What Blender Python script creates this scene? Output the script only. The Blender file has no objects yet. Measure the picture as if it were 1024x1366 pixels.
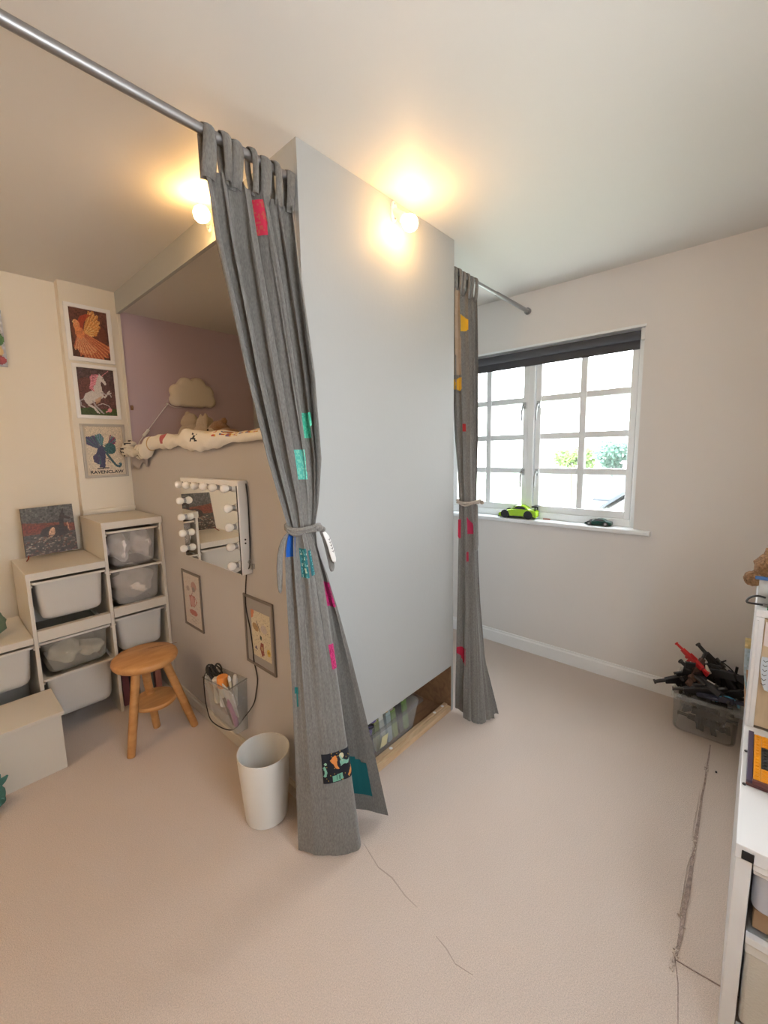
import bpy, math, random
import numpy as np
from mathutils import Vector, Matrix
R = math.radians

# ---------------------------------------------------------------- camera, world, light, exposure
scn = bpy.context.scene
COL = scn.collection
CAM = Vector((-0.92483, -1.17500, 1.44372))
cam_d = bpy.data.cameras.new('camera')
cam = bpy.data.objects.new('camera', cam_d)
COL.objects.link(cam)
_r = Vector((0.674117, -0.738345, -0.020325)); _u = Vector((0.110871, 0.073945, 0.991080)); _f = Vector((0.730256, 0.670357, -0.131709))
M = Matrix((( _r.x, _u.x, -_f.x, CAM.x), (_r.y, _u.y, -_f.y, CAM.y), (_r.z, _u.z, -_f.z, CAM.z), (0, 0, 0, 1)))
cam.matrix_world = M
cam_d.sensor_fit = 'VERTICAL'
cam_d.sensor_height = 24.0
cam_d.lens = 24.0 * 556.56 / 1366.0
cam_d.shift_x = (512 - 504.72) / 1366.0
cam_d.shift_y = -(683 - 675.13) / 1366.0
cam_d.clip_start = 0.02
cam_d.clip_end = 500
scn.camera = cam

scn.view_settings.view_transform = 'Standard'
scn.view_settings.look = 'None'
scn.view_settings.gamma = 1.0
scn.view_settings.use_curve_mapping = False
scn.view_settings.exposure = 0.60

SKY_STRENGTH = 12.0
BULB_STRENGTH = 66.0
FILL_BULB_STRENGTH = 340.0
w = bpy.data.worlds.new('daylight_sky'); scn.world = w
w.use_nodes = True
nt = w.node_tree; nt.nodes.clear()
o_ = nt.nodes.new('ShaderNodeOutputWorld'); b_ = nt.nodes.new('ShaderNodeBackground')
tc_ = nt.nodes.new('ShaderNodeTexCoord'); sp_ = nt.nodes.new('ShaderNodeSeparateXYZ'); rp_ = nt.nodes.new('ShaderNodeValToRGB')
rp_.color_ramp.elements[0].position = 0.0; rp_.color_ramp.elements[0].color = (0.95, 0.97, 1.0, 1)
rp_.color_ramp.elements[1].position = 1.0; rp_.color_ramp.elements[1].color = (0.80, 0.90, 1.0, 1)
nt.links.new(tc_.outputs['Generated'], sp_.inputs[0]); nt.links.new(sp_.outputs['Z'], rp_.inputs[0])
nt.links.new(rp_.outputs[0], b_.inputs[0]); nt.links.new(b_.outputs[0], o_.inputs[0])
b_.inputs[1].default_value = SKY_STRENGTH
def portal(name, loc, rot, sx, sy):
    d = bpy.data.lights.new(name, 'AREA'); d.shape = 'RECTANGLE'; d.size = sx; d.size_y = sy
    d.cycles.is_portal = True
    o = bpy.data.objects.new(name, d); COL.objects.link(o); o.location = loc; o.rotation_euler = rot

# ---------------------------------------------------------------- dimensions
H = 2.444          # ceiling
XW = 1.863         # wall with the window
YL = 1.92          # wall on the left of the picture
YP = 1.85          # chimney-like pillar and alcove wall
YR = -1.62         # wall behind the white shelf unit
XB = -2.70         # wall behind the camera
L = 0.935          # length of the bed box
HB = 0.266
ZR = 2.325; RY = 0.024
FX = 1.96          # window plane
WY0, WY1, WZ0, WZ1 = -0.645, 0.665, 0.955, 2.108
portal('window_portal', (FX + 0.12, (WY0 + WY1) / 2, (WZ0 + WZ1) / 2), (0, R(90), 0), WZ1 - WZ0, WY1 - WY0)
portal('side_window_portal', (-.45, YR - 0.06, 1.50), (R(-90), 0, 0), .8, .9)

# ---------------------------------------------------------------- helpers
rnd = random.Random(7)
class MB:
    def __init__(s): s.v = []; s.f = []; s.c = []
    def add(s, vs, fs, col=None):
        n = len(s.v); s.v += [tuple(p) for p in vs]; s.f += [tuple(i + n for i in f) for f in fs]
        s.c += [col] * len(fs); return s
    def box(s, x0, x1, y0, y1, z0, z1, col=None):
        vs = [(x0,y0,z0),(x1,y0,z0),(x1,y1,z0),(x0,y1,z0),(x0,y0,z1),(x1,y0,z1),(x1,y1,z1),(x0,y1,z1)]
        return s.add(vs, [(0,3,2,1),(4,5,6,7),(0,1,5,4),(1,2,6,5),(2,3,7,6),(3,0,4,7)], col)
    def quad(s, a, b, c, d, col=None): return s.add([a, b, c, d], [(0,1,2,3)], col)
    def loft(s, rings, cap=True, closed=True, col=None):
        n = len(rings[0]); vs = [p for r in rings for p in r]; fs = []
        for i in range(len(rings) - 1):
            for j in range(n if closed else n - 1):
                k = (j + 1) % n
                fs.append((i*n + j, i*n + k, (i+1)*n + k, (i+1)*n + j))
        if cap:
            fs.append(tuple(range(n - 1, -1, -1))); fs.append(tuple((len(rings)-1)*n + j for j in range(n)))
        return s.add(vs, fs, col)
    def tube(s, pts, r, n=8, cap=True, col=None):
        pts = [Vector(p) for p in pts]; rings = []
        rr = r if isinstance(r, (list, tuple)) else [r] * len(pts)
        up = None
        for i, p in enumerate(pts):
            t = (pts[min(i+1, len(pts)-1)] - pts[max(i-1, 0)])
            if t.length < 1e-9: t = Vector((0,0,1))
            t.normalize()
            if up is None:
                up = Vector((0,0,1)) if abs(t.z) < 0.9 else Vector((1,0,0))
            a = t.cross(up)
            if a.length < 1e-6: a = t.orthogonal()
            a.normalize(); b = a.cross(t); up = b
            rings.append([p + (a*math.cos(2*math.pi*k/n) + b*math.sin(2*math.pi*k/n)) * rr[i] for k in range(n)])
        return s.loft(rings, cap, True, col)
    def cyl(s, p0, p1, r0, r1=None, n=20, col=None):
        return s.tube([p0, p1], [r0, r0 if r1 is None else r1], n, True, col)
    def lathe(s, prof, c=(0,0,0), n=28, cap=True, col=None):
        rings = [[(c[0] + r*math.cos(2*math.pi*k/n), c[1] + r*math.sin(2*math.pi*k/n), c[2] + z) for k in range(n)] for r, z in prof]
        return s.loft(rings, cap, True, col)
    def ball(s, c, r, nu=16, nv=10, fn=None, col=None):
        if not isinstance(r, (list, tuple)): r = (r, r, r)
        rings = []
        for i in range(nv + 1):
            th = math.pi * (0.02 + 0.96 * i / nv); rg = []
            for k in range(nu):
                ph = 2*math.pi*k/nu
                d = Vector((math.sin(th)*math.cos(ph), math.sin(th)*math.sin(ph), -math.cos(th)))
                q = 1 if fn is None else fn(d)
                rg.append((c[0] + d.x*r[0]*q, c[1] + d.y*r[1]*q, c[2] + d.z*r[2]*q))
            rings.append(rg)
        return s.loft(rings, True, True, col)
    def prism(s, poly, o, u, v, d, col=None):
        """2D outline poly placed at o + a*u + b*v, extruded by the vector d"""
        o, u, v, d = Vector(o), Vector(u), Vector(v), Vector(d)
        a = [o + u*p[0] + v*p[1] for p in poly]
        return s.loft([a, [q + d for q in a]], True, True, col)
    def move(s, m):
        s.v = [tuple(m @ Vector(p)) for p in s.v]; return s
    def join(s, o): return s.add(o.v, o.f) if not o.c or o.c[0] is None else s._jc(o)
    def _jc(s, o):
        n = len(s.v); s.v += o.v; s.f += [tuple(i + n for i in f) for f in o.f]; s.c += o.c; return s

def world_of(o):
    p = Vector((0,0,0))
    while o is not None: p += Vector(o.location); o = o.parent
    return p
def ob(name, mb, mat, parent=None, bevel=0, smooth=30, kind=None, origin=None, solid=0, sub=0):
    me = bpy.data.meshes.new(name)
    vs = mb.v
    if parent is not None: off = world_of(parent)
    elif origin is not None: off = Vector(origin)
    else:
        a = np.array(vs); off = Vector(((a[:,0].min()+a[:,0].max())/2, (a[:,1].min()+a[:,1].max())/2, a[:,2].min()))
    me.from_pydata([(p[0]-off.x, p[1]-off.y, p[2]-off.z) for p in vs], [], mb.f)
    if any(c is not None for c in mb.c):
        ca = me.color_attributes.new('Col', 'FLOAT_COLOR', 'CORNER')
        buf = []
        for f, c in zip(mb.f, mb.c):
            c = c or (.5,.5,.5); buf += [c[0], c[1], c[2], 1.0] * len(f)
        ca.data.foreach_set('color', buf)
    if smooth:
        me.polygons.foreach_set('use_smooth', [True] * len(me.polygons))
        try: me.set_sharp_from_angle(angle=R(smooth))
        except Exception: pass
    o = bpy.data.objects.new(name, me); COL.objects.link(o)
    if mat is not None:
        me.materials.append(mat)
    if parent is None: o.location = off
    else: o.parent = parent
    if solid:
        m = o.modifiers.new('thickness', 'SOLIDIFY'); m.thickness = solid; m.offset = 0
    if bevel:
        m = o.modifiers.new('bevel', 'BEVEL'); m.width = bevel; m.segments = 2; m.limit_method = 'ANGLE'; m.angle_limit = R(40)
    if sub:
        m = o.modifiers.new('smooth', 'SUBSURF'); m.levels = sub; m.render_levels = sub
    if kind: o['kind'] = kind
    return o
def tag(o, label=None, cat=None, group=None, kind=None):
    if label: o['label'] = label
    if cat: o['category'] = cat
    if group: o['group'] = group
    if kind: o['kind'] = kind
    return o
def thing(name, loc, label, cat, group=None):
    o = bpy.data.objects.new(name, None); COL.objects.link(o); o.location = loc
    o.empty_display_size = 0.05
    return tag(o, label, cat, group)
def copy_tree(o, parent=None, label=None, loc=None, rot=None):
    c = o.copy(); COL.objects.link(c)
    if parent is not None: c.parent = parent
    if label: c['label'] = label
    if loc is not None: c.location = loc
    if rot is not None: c.rotation_euler = rot
    for ch in list(o.children): copy_tree(ch, c)
    return c

# ---------------------------------------------------------------- materials
def mat(name, col, rough=0.5, metal=0.0, bump=None, vary=None, emit=None, trans=None, spec=None, sheen=0, vcol=False):
    m = bpy.data.materials.new(name); m.use_nodes = True
    n = m.node_tree; b = n.nodes['Principled BSDF']
    b.inputs['Base Color'].default_value = (*col, 1); b.inputs['Roughness'].default_value = rough
    b.inputs['Metallic'].default_value = metal
    if spec is not None: b.inputs['Specular IOR Level'].default_value = spec
    if sheen: b.inputs['Sheen Weight'].default_value = sheen
    tc = n.nodes.new('ShaderNodeTexCoord')
    if vary:   # (scale, amount, stretch)
        mp = n.nodes.new('ShaderNodeMapping'); mp.inputs['Scale'].default_value = vary[2] if len(vary) > 2 else (1,1,1)
        nz = n.nodes.new('ShaderNodeTexNoise'); nz.inputs['Scale'].default_value = vary[0]; nz.inputs['Detail'].default_value = 6
        rp = n.nodes.new('ShaderNodeValToRGB')
        a = vary[1]
        rp.color_ramp.elements[0].position = 0.3; rp.color_ramp.elements[1].position = 0.7
        rp.color_ramp.elements[0].color = (*[max(0, c*(1-a)) for c in col], 1)
        rp.color_ramp.elements[1].color = (*[min(1, c*(1+a)) for c in col], 1)
        n.links.new(tc.outputs['Object'], mp.inputs[0]); n.links.new(mp.outputs[0], nz.inputs['Vector'])
        n.links.new(nz.outputs['Fac'], rp.inputs[0]); n.links.new(rp.outputs[0], b.inputs['Base Color'])
    if vcol:
        at = n.nodes.new('ShaderNodeAttribute'); at.attribute_name = 'Col'
        n.links.new(at.outputs['Color'], b.inputs['Base Color'])
    if bump:   # (scale, strength, distance)
        nz2 = n.nodes.new('ShaderNodeTexNoise'); nz2.inputs['Scale'].default_value = bump[0]; nz2.inputs['Detail'].default_value = 4
        bp = n.nodes.new('ShaderNodeBump'); bp.inputs['Strength'].default_value = bump[1]; bp.inputs['Distance'].default_value = bump[2]
        n.links.new(tc.outputs['Object'], nz2.inputs['Vector']); n.links.new(nz2.outputs['Fac'], bp.inputs['Height'])
        n.links.new(bp.outputs[0], b.inputs['Normal'])
    if emit:
        b.inputs['Emission Color'].default_value = (*emit[0], 1); b.inputs['Emission Strength'].default_value = emit[1]
    if trans is not None:   # clear or frosted sheet: part transparent, part the plastic itself
        tr = n.nodes.new('ShaderNodeBsdfTransparent'); mx = n.nodes.new('ShaderNodeMixShader')
        tr.inputs[0].default_value = (*trans[1], 1)
        mx.inputs[0].default_value = trans[0]
        out = n.nodes['Material Output']
        n.links.new(b.outputs[0], mx.inputs[1]); n.links.new(tr.outputs[0], mx.inputs[2]); n.links.new(mx.outputs[0], out.inputs[0])
    return m
def wood(name, c1, c2, scale=(3,3,30), rough=.45):
    m = mat(name, c1, rough); n = m.node_tree; b = n.nodes['Principled BSDF']
    tc = n.nodes['Texture Coordinate']
    mp = n.nodes.new('ShaderNodeMapping'); mp.inputs['Scale'].default_value = scale
    nz = n.nodes.new('ShaderNodeTexNoise'); nz.inputs['Scale'].default_value = 3; nz.inputs['Detail'].default_value = 8; nz.inputs['Distortion'].default_value = .6
    rp = n.nodes.new('ShaderNodeValToRGB'); rp.color_ramp.elements[0].color = (*c1, 1); rp.color_ramp.elements[1].color = (*c2, 1)
    rp.color_ramp.elements[0].position = .35; rp.color_ramp.elements[1].position = .65
    n.links.new(tc.outputs['Object'], mp.inputs[0]); n.links.new(mp.outputs[0], nz.inputs['Vector'])
    n.links.new(nz.outputs['Fac'], rp.inputs[0]); n.links.new(rp.outputs[0], b.inputs['Base Color'])
    return m

m_wall = mat('matt_wall_paint', (.77,.735,.705), .85, bump=(55,.10,.004))
m_wallL = mat('matt_cream_wall_paint', (.78,.725,.62), .85, bump=(55,.10,.004))
m_ceil = mat('ceiling_paint', (.70,.68,.64), .55, bump=(30,.05,.003))
m_lilac = mat('lilac_paint', (.55,.44,.50), .8, bump=(55,.08,.004))
m_grey = mat('pale_grey_paint', (.43,.445,.44), .6, bump=(40,.12,.004))
m_grey_lit = mat('pale_grey_paint_lit', (.52,.50,.49), .6, bump=(40,.12,.004))  # same paint as the front panel, with the bed side's light put into its colour
m_crease = mat('carpet_crease', (.47,.385,.33), .95)
m_white = mat('white_gloss_paint', (.86,.86,.85), .35)
m_bright = mat('white_window_paint', (.83,.85,.86), .3)
m_carpet = mat('beige_carpet', (.64,.54,.47), .95, bump=(420,.55,.006), vary=(330,.16), sheen=.1)
m_seam = mat('worn_carpet_edge', (.40,.31,.27), .95, bump=(300,.8,.008), vary=(60,.3))
m_steel = mat('brushed_steel', (.36,.36,.37), .42, .9)
m_steel2 = mat('satin_grey_metal', (.33,.33,.34), .35, .9)
m_linen = mat('grey_linen', (.185,.178,.165), .9, bump=(700,.45,.003), vary=(260,.22,(1,1,.35)), sheen=.2)
m_linen2 = mat('pale_linen_band', (.42,.36,.30), .9, bump=(700,.4,.003), vary=(260,.2))
m_glass = mat('window_glass', (1,1,1), .0, trans=(.94,(1,1,1)))
m_blind = mat('charcoal_blind_fabric', (.075,.075,.085), .8, bump=(500,.2,.002))
m_unit = mat('storage_unit_foil', (.63,.59,.52), .45)
m_unit2 = mat('white_shelf_foil', (.80,.81,.82), .35)
m_tubw = mat('frosted_bin_plastic', (.70,.68,.64), .35, trans=(.20,(.9,.9,.9)))
m_clear = mat('clear_plastic', (.72,.74,.74), .10, trans=(.80,(.98,.99,.99)))
m_smoke = mat('smoky_clear_plastic', (.50,.51,.50), .10, trans=(.87,(.93,.93,.93)))
m_black = mat('black_plastic', (.012,.012,.014), .35)
m_dark = mat('dark_rubber', (.02,.02,.022), .6)
m_vcol = mat('printed_card', (.5,.5,.5), .45, vcol=True)
m_vcolf = mat('printed_fabric', (.5,.5,.5), .9, vcol=True, bump=(500,.3,.002))
m_stool = wood('stool_pine', (.46,.215,.07), (.58,.30,.11), (2.5,9,9))
m_beech = wood('unit_pine', (.50,.39,.26), (.62,.50,.34), (9,9,2))
m_batten = wood('sawn_batten', (.52,.35,.20), (.66,.48,.30), (2,14,14), .7)
m_chip = wood('brown_board', (.22,.12,.065), (.33,.19,.10), (3,9,9), .6)
m_bulb = mat('lit_bulb_glass', (1,.8,.5), .3, emit=((1.0,.56,.20), BULB_STRENGTH))
m_fill_bulb = mat('fill_bulb_glow', (1,.8,.5), .3, emit=((1.0,.66,.36), FILL_BULB_STRENGTH))
m_bulboff = mat('opal_bulb_glass', (.85,.84,.80), .2)
m_mirror = mat('mirror_silver', (.86,.87,.84), .02, 1.0)
m_bin = mat('white_bin_plastic', (.74,.72,.67), .45)
m_cottonw = mat('white_cotton', (.78,.74,.68), .9, bump=(120,.4,.006))
m_plushc = mat('cream_plush', (.66,.55,.42), .95, bump=(260,1.0,.012), sheen=.4)
m_plushb = mat('brown_plush', (.30,.15,.07), .95, bump=(260,1.0,.012), sheen=.4)
m_tan = mat('tan_curly_plush', (.38,.21,.10), .95, bump=(160,1.0,.02), vary=(90,.4))

# ================================================================ the room
def struct(name, mb, m, parent=None, **k):
    o = ob(name, mb, m, parent, kind='structure' if parent is None else None, **k); return o
floor = struct('floor', MB().box(XB-.1, XW+.1, YR-.1, YL+.1, -.10, 0), m_carpet, smooth=0)
sm = MB()
def strip(mb, pts, wd, z0, z1):
    pts = [Vector((p[0], p[1], 0)) for p in pts]
    L1, L2 = [], []
    for i, p in enumerate(pts):
        t = (pts[min(i+1,len(pts)-1)] - pts[max(i-1,0)]).normalized(); n_ = Vector((-t.y, t.x, 0))
        ww = wd[i] if isinstance(wd, list) else wd
        L1.append(p + n_*ww/2); L2.append(p - n_*ww/2)
    for i in range(len(pts)-1):
        a, b, c, d = L1[i], L1[i+1], L2[i+1], L2[i]
        mb.add([(a.x,a.y,z0),(b.x,b.y,z0),(b.x,b.y,z1),(a.x,a.y,z1),(d.x,d.y,z0),(c.x,c.y,z0),(c.x,c.y,z1),(d.x,d.y,z1)],
               [(0,1,2,3),(7,6,5,4),(3,2,6,7)])
# the joint of two carpet pieces runs past the shelf unit
pts = [(1.50,-1.092),(1.40,-1.094),(1.30,-1.093),(1.20,-1.096),(1.10,-1.094),(1.0,-1.096),(.9,-1.097),(.81,-1.097),(.7,-1.099),(.6,-1.100),(.52,-1.099),(.44,-1.101),(.36,-1.098)]
o = ob('carpet_joint', (lambda m_: (strip(m_, pts, [.004,.006,.005,.006,.007,.008,.010,.012,.010,.014,.012,.010,.006], 0, .0025), m_)[1])(MB()), m_seam, floor, smooth=0)
pts2 = [(1.15,-1.083),(1.0,-1.084),(.85,-1.083),(.81,-1.090),(.70,-1.0855),(.6,-1.087),(.5,-1.089)]
ob('carpet_joint', (lambda m_: (strip(m_, pts2, [.001,.003,.004,.016,.004,.004,.001], 0, .004), m_)[1])(MB()), m_carpet, floor, smooth=0)
ob('carpet_joint', (lambda m_: (strip(m_, [(.36,-1.098),(.362,-1.13),(.366,-1.17),(.37,-1.22),(.37,-1.5)], .003, 0, .0015), m_)[1])(MB()), m_seam, floor, smooth=0)
ob('carpet_joint', (lambda m_: (strip(m_, [(.36,-1.098),(.30,-1.112),(.20,-1.124),(.08,-1.135)], .0025, 0, .0015), m_)[1])(MB()), m_seam, floor, smooth=0)
ob('carpet_crease', (lambda m_: (strip(m_, [(.03,-.19),(.018,-.23),(.0,-.29),(.004,-.35),(-.012,-.42),(-.014,-.47)], [.001,.003,.003,.004,.003,.001], 0, .0012), m_)[1])(MB()), m_crease, floor, smooth=0)
ob('carpet_crease', (lambda m_: (strip(m_, [(-.04,-.56),(-.046,-.60),(-.06,-.64),(-.05,-.69)], [.001,.003,.002,.001], 0, .0012), m_)[1])(MB()), m_crease, floor, smooth=0)
struct('ceiling', MB().box(XB-.1, XW+.1, YR-.1, YL+.1, H, H+.1), m_ceil, smooth=0)
struct('wall_left', MB().box(XB-.1, XW+.1, YL, YL+.1, 0, H), m_wallL, smooth=0)
struct('wall_pillar', MB().box(-.287, .020, YP, YL, 0, H), m_wallL, smooth=0)
struct('wall_alcove', MB().box(.020, XW, YP, YL, 0, H), m_lilac, smooth=0)
wr = MB()   # wall beside the camera with an opening for the second window
wr.box(XB-.1, -.85, YR-.1, YR, 0, H).box(-.05, XW+.1, YR-.1, YR, 0, H).box(-.85, -.05, YR-.1, YR, 0, 1.05).box(-.85, -.05, YR-.1, YR, 1.95, H)
struct('wall_right', wr, m_wall, smooth=0)
struct('wall_rear', MB().box(XB-.1, XB, YR, YL, 0, H), m_wall, smooth=0)
ww = MB()
ww.box(XW, XW+.22, YR, WY0, 0, H); ww.box(XW, XW+.22, WY1, YL, 0, H); ww.box(XW, XW+.22, WY0, WY1, 0, WZ0-.03); ww.box(XW, XW+.22, WY0, WY1, WZ1, H)
struct('wall_window', ww, m_wall, smooth=0)
def skirt(name, prof_axis, a0, a1, c, sgn, h=.10, t=.016):
    """moulded skirting: flat board with a stepped top"""
    pf = [(0,0),(t,0),(t,h*.80),(t*.55,h*.88),(t*.5,h),(0,h)]
    if prof_axis == 'y': return MB().prism(pf, (c, a0, 0), (sgn,0,0), (0,0,1), (0,a1-a0,0))
    return MB().prism(pf, (a0, c, 0), (0,sgn,0), (0,0,1), (a1-a0,0,0))
struct('baseboard_window', skirt('', 'y', YR, YP, XW, -1, .095), m_white)
struct('baseboard_bed', skirt('', 'y', .012, 1.84, 0, -1, .06, .014), m_unit)
struct('baseboard_left', skirt('', 'x', XB, -.287, YL, -1, .10), m_white)
struct('baseboard_right', skirt('', 'x', XB, XW-.016, YR, 1, .10), m_white)
struct('baseboard_rear', skirt('', 'y', YR+.016, YL-.016, XB, 1, .10), m_white)
struct('trim_1', MB().box(-.287-.0, .020, YP-.012, YP, 1.10, 1.12).box(0.004, .020, YP-.008, YP, 1.12, 2.33), m_wallL, smooth=0)

mb = MB(); q = random.Random(4)
for k in range(70):
    x = q.choice([.805,.805,.36,.52,1.28]) + q.gauss(0,.030); y = -1.096 + q.gauss(0,.004) + (.002 if x > 1 else 0)
    mb.ball((x,y,.002), (.002+.004*q.random(), .0015+.002*q.random(), .002+.002*q.random()), 6, 4)
ob('carpet_tuft', mb, m_carpet, floor, kind='stuff')
# ---- window with two casements of glazing bars
win = thing('window_1', (FX, .01, WZ0), None, None); win['kind'] = 'structure'
f = MB()
D0, D1 = FX-.045, FX+.05
f.box(D0, D1, WY0, WY0+.030, WZ0, WZ1).box(D0, D1, WY1-.030, WY1, WZ0, WZ1)
f.box(D0, D1, WY0+.03, WY1-.03, WZ0, WZ0+.045).box(D0, D1, WY0+.03, WY1-.03, WZ1-.04, WZ1)
f.box(D0, D1, -.013, .029, WZ0+.045, WZ1-.04)
ob('window_frame', f, m_bright, win, bevel=.003)
zb = [(1.768,.020),(1.517,.020),(1.284,.020)]
m_handle = mat('pale_nickel', (.42,.44,.45), .35)
def casement(ya, yb, hy):
    """one opening sash between ya and yb"""
    z0, z1 = WZ0+.045, WZ1-.045
    c = MB(); st = .036; e0, e1 = FX-.03, FX+.02
    c.box(e0,e1,ya,ya+st,z0,z1).box(e0,e1,yb-st,yb,z0,z1).box(e0,e1,ya+st,yb-st,z0,z0+.045).box(e0,e1,ya+st,yb-st,z1-.045,z1)
    sash = ob('casement', c, m_bright, win, bevel=.003)
    ym = (ya+yb)/2
    b = MB().box(FX-.022, FX+.018, ym-.020, ym+.020, z0+.045, z1-.045)
    ob('glazing_bar', b, m_bright, sash, bevel=.004)
    for zc, hw in zb:
        for (p, q) in ((ya+st, ym-.02), (ym+.02, yb-st)):
            ob('glazing_bar', MB().box(FX-.021, FX+.017, p, q, zc-hw, zc+hw), m_bright, sash, bevel=.004)
    zs = [z0+.045] + [v for zc, hw in sorted(zb) for v in (zc-hw, zc+hw)] + [z1-.045]
    for i in range(0, len(zs), 2):
        for (p, q) in ((ya+st, ym-.02), (ym+.02, yb-st)):
            ob('pane', MB().box(FX-.002, FX+.002, p, q, zs[i], zs[i+1]), m_glass, sash, smooth=0)
    for zh in (1.73, 1.275):
        h = MB(); x = FX-.030
        h.box(x-.012, x, hy-.011, hy+.011, zh-.022, zh+.022)
        h.cyl((x-.030,hy,zh), (x-.012,hy,zh), .008, n=12)
        h.tube([(x-.030,hy,zh),(x-.033,hy+.004,zh-.03),(x-.036,hy+.006,zh-.07),(x-.030,hy+.005,zh-.105)], [.008,.007,.006,.005], 8)
        ob('window_handle', h, m_handle, sash)
        ob('handle_screw', MB().cyl((x-.0325,hy,zh), (x-.030,hy,zh), .0045, n=10), m_black, sash)
    return sash
casement(WY0+.033, -.018, -.040)
casement(.034, WY1-.033, .060)
sill = MB().prism([(0,0),(.145,0),(.145,.028),(0,.028),(-.006,.020),(-.006,.008)], (1.838-.012, -.735, .925), (1,0,0), (0,0,1), (0, 1.49, 0))
sill = MB().box(1.832, FX-.03, -.735, .75, .927, .955)
# the ledge fills the reveal, the nosing stands proud of the wall on both sides
sl = MB().box(XW, FX-.035, WY0, WY1, .927, .955)
sl.prism([(0,.004),(.004,0),(.045,0),(.045,.028),(.006,.028),(0,.022)], (XW-.040, -.735, .927), (1,0,0), (0,0,1), (0, 1.49, 0))
ob('window_sill', sl, m_bright, win, bevel=.002)
ob('window_head', MB().box(XW-.006, D0, WY0-.006, WY1, WZ1-.012, WZ1+.001), m_bright, win, smooth=0)
# roller blind
bl = thing('roller_blind', (1.90, .01, 1.98), 'charcoal grey roller blind drawn up at the top of the window', 'blind')
ob('blind_roll', MB().cyl((1.895,WY0+.024,2.060), (1.895,WY1-.024,2.060), .026, n=20), m_blind, bl)
ob('blind_cloth', MB().box(1.908, 1.911, WY0+.030, WY1-.03, 1.992, 2.05), m_blind, bl, smooth=0)
ob('bottom_bar', MB().box(1.904, 1.914, WY0+.030, WY1-.03, 1.986, 1.998), m_blind, bl, bevel=.002)
ob('bracket', MB().box(1.875, 1.915, WY0+.002, WY0+.022, 2.03, 2.094), m_white, bl, bevel=.003)
# second window, beside the camera
rw = thing('window_2', (-.45, YR, 1.05), None, None); rw['kind'] = 'structure'
f = MB()
for (a,b_,c,d) in ((-.85,-.80,1.05,1.95),(-.10,-.05,1.05,1.95),(-.80,-.10,1.05,1.10),(-.80,-.10,1.90,1.95),(-.47,-.43,1.1,1.9)):
    f.box(a, b_, YR-.07, YR-.02, c, d)
ob('window_frame', f, m_bright, rw, smooth=0)
ob('pane', MB().box(-.80, -.47, YR-.047, YR-.043, 1.1, 1.9), m_glass, rw, smooth=0)
ob('pane', MB().box(-.43, -.10, YR-.047, YR-.043, 1.1, 1.9), m_glass, rw, smooth=0)

# ================================================================ built-in bed box
bed = thing('cabin_bed', (0, 0, 0), 'pale grey boxed-in raised bed with an open side reaching to the ceiling', 'bed')
ob('front_panel', MB().box(0, L, 0, .018, HB, H), m_grey, bed, bevel=.001)
T = .018
ob('side_panel', MB().box(0, T, .018, YP, 0, 1.50).box(0, T, .018, .07, 1.50, 2.318), m_grey_lit, bed, smooth=0)
ob('top_beam', MB().box(0, T, .018, YP, 2.318, H), m_grey, bed, smooth=0)
ob('end_panel', MB().box(L-.018, L, .018, YP, 0, H), m_grey, bed, smooth=0)
ob('end_panel_lining', MB().box(L-.022, L-.018, .0, .75, 0, HB), m_chip, bed, smooth=0)
ob('panel_edge', MB().box(L-.018, L, -.0, .018, 0, HB), m_grey, bed, smooth=0)
ob('alcove_ceiling', MB().box(T, L-.018, .018, YP, 2.335, 2.353), m_ceil, bed, smooth=0)
ob('bed_base', MB().box(T, L-.022, .018, YP-.002, 1.38, 1.41), m_chip, bed, smooth=0)
ob('inner_board', MB().box(T, L-.022, .70, .715, 0, HB+.1), m_chip, bed, smooth=0)
ob('recess_top', MB().box(T, L-.022, .018, .70, HB+.02, HB+.03), m_chip, bed, smooth=0)
ob('recess_floor', MB().box(T, L-.022, .045, .70, .0, .006), m_chip, bed, smooth=0)
b1 = ob('batten', MB().box(.02, L-.022, -.001, .020, 0.0005, .030), m_batten, bed, bevel=.002)
ob('batten', MB().box(.02, L-.022, .021, .044, 0.0005, .036), m_batten, bed, bevel=.002)
for x in (.44, .80, .875):
    ob('filler_patch', MB().lathe([(.007,0),(.009,.0006),(.006,.0012)], (x,.030,.036), 10), m_white, bed)

# ================================================================ curtain rail
rail = thing('curtain_rail', (-1.2, RY, ZR), 'long brushed steel curtain rail running under the ceiling to the bed box', 'rail', None)
ob('rod', MB().cyl((-2.2,RY,ZR), (-.012,RY,ZR), .0135, n=20), m_steel, rail)
ob('rod_end', MB().cyl((-.016,RY,ZR), (-.0005,RY,ZR), .020, n=20), m_steel, rail)
ob('ceiling_bracket', MB().cyl((-1.9,RY,ZR), (-1.9,RY,H-.0005), .008, n=10).cyl((-1.9,RY,H-.006), (-1.9,RY,H-.0005), .02, n=14), m_steel, rail)
rail2 = thing('curtain_rail', (1.4, RY, ZR), 'short steel curtain rail between the bed box and the window wall', 'rail', None)
ob('rod', MB().cyl((L+.002,RY,ZR), (XW-.012,RY,ZR), .0105, n=18), m_steel, rail2)
ob('rod_sleeve', MB().cyl((1.42,RY,ZR), (XW-.012,RY,ZR), .0125, n=18), m_steel2, rail2)
ob('rod_end', MB().cyl((XW-.014,RY,ZR), (XW-.0005,RY,ZR), .021, n=20), m_steel2, rail2)
ob('end_screw', MB().cyl((XW-.03,RY,ZR-.014), (XW-.02,RY,ZR-.022), .005, n=8), m_steel2, rail2)

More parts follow.
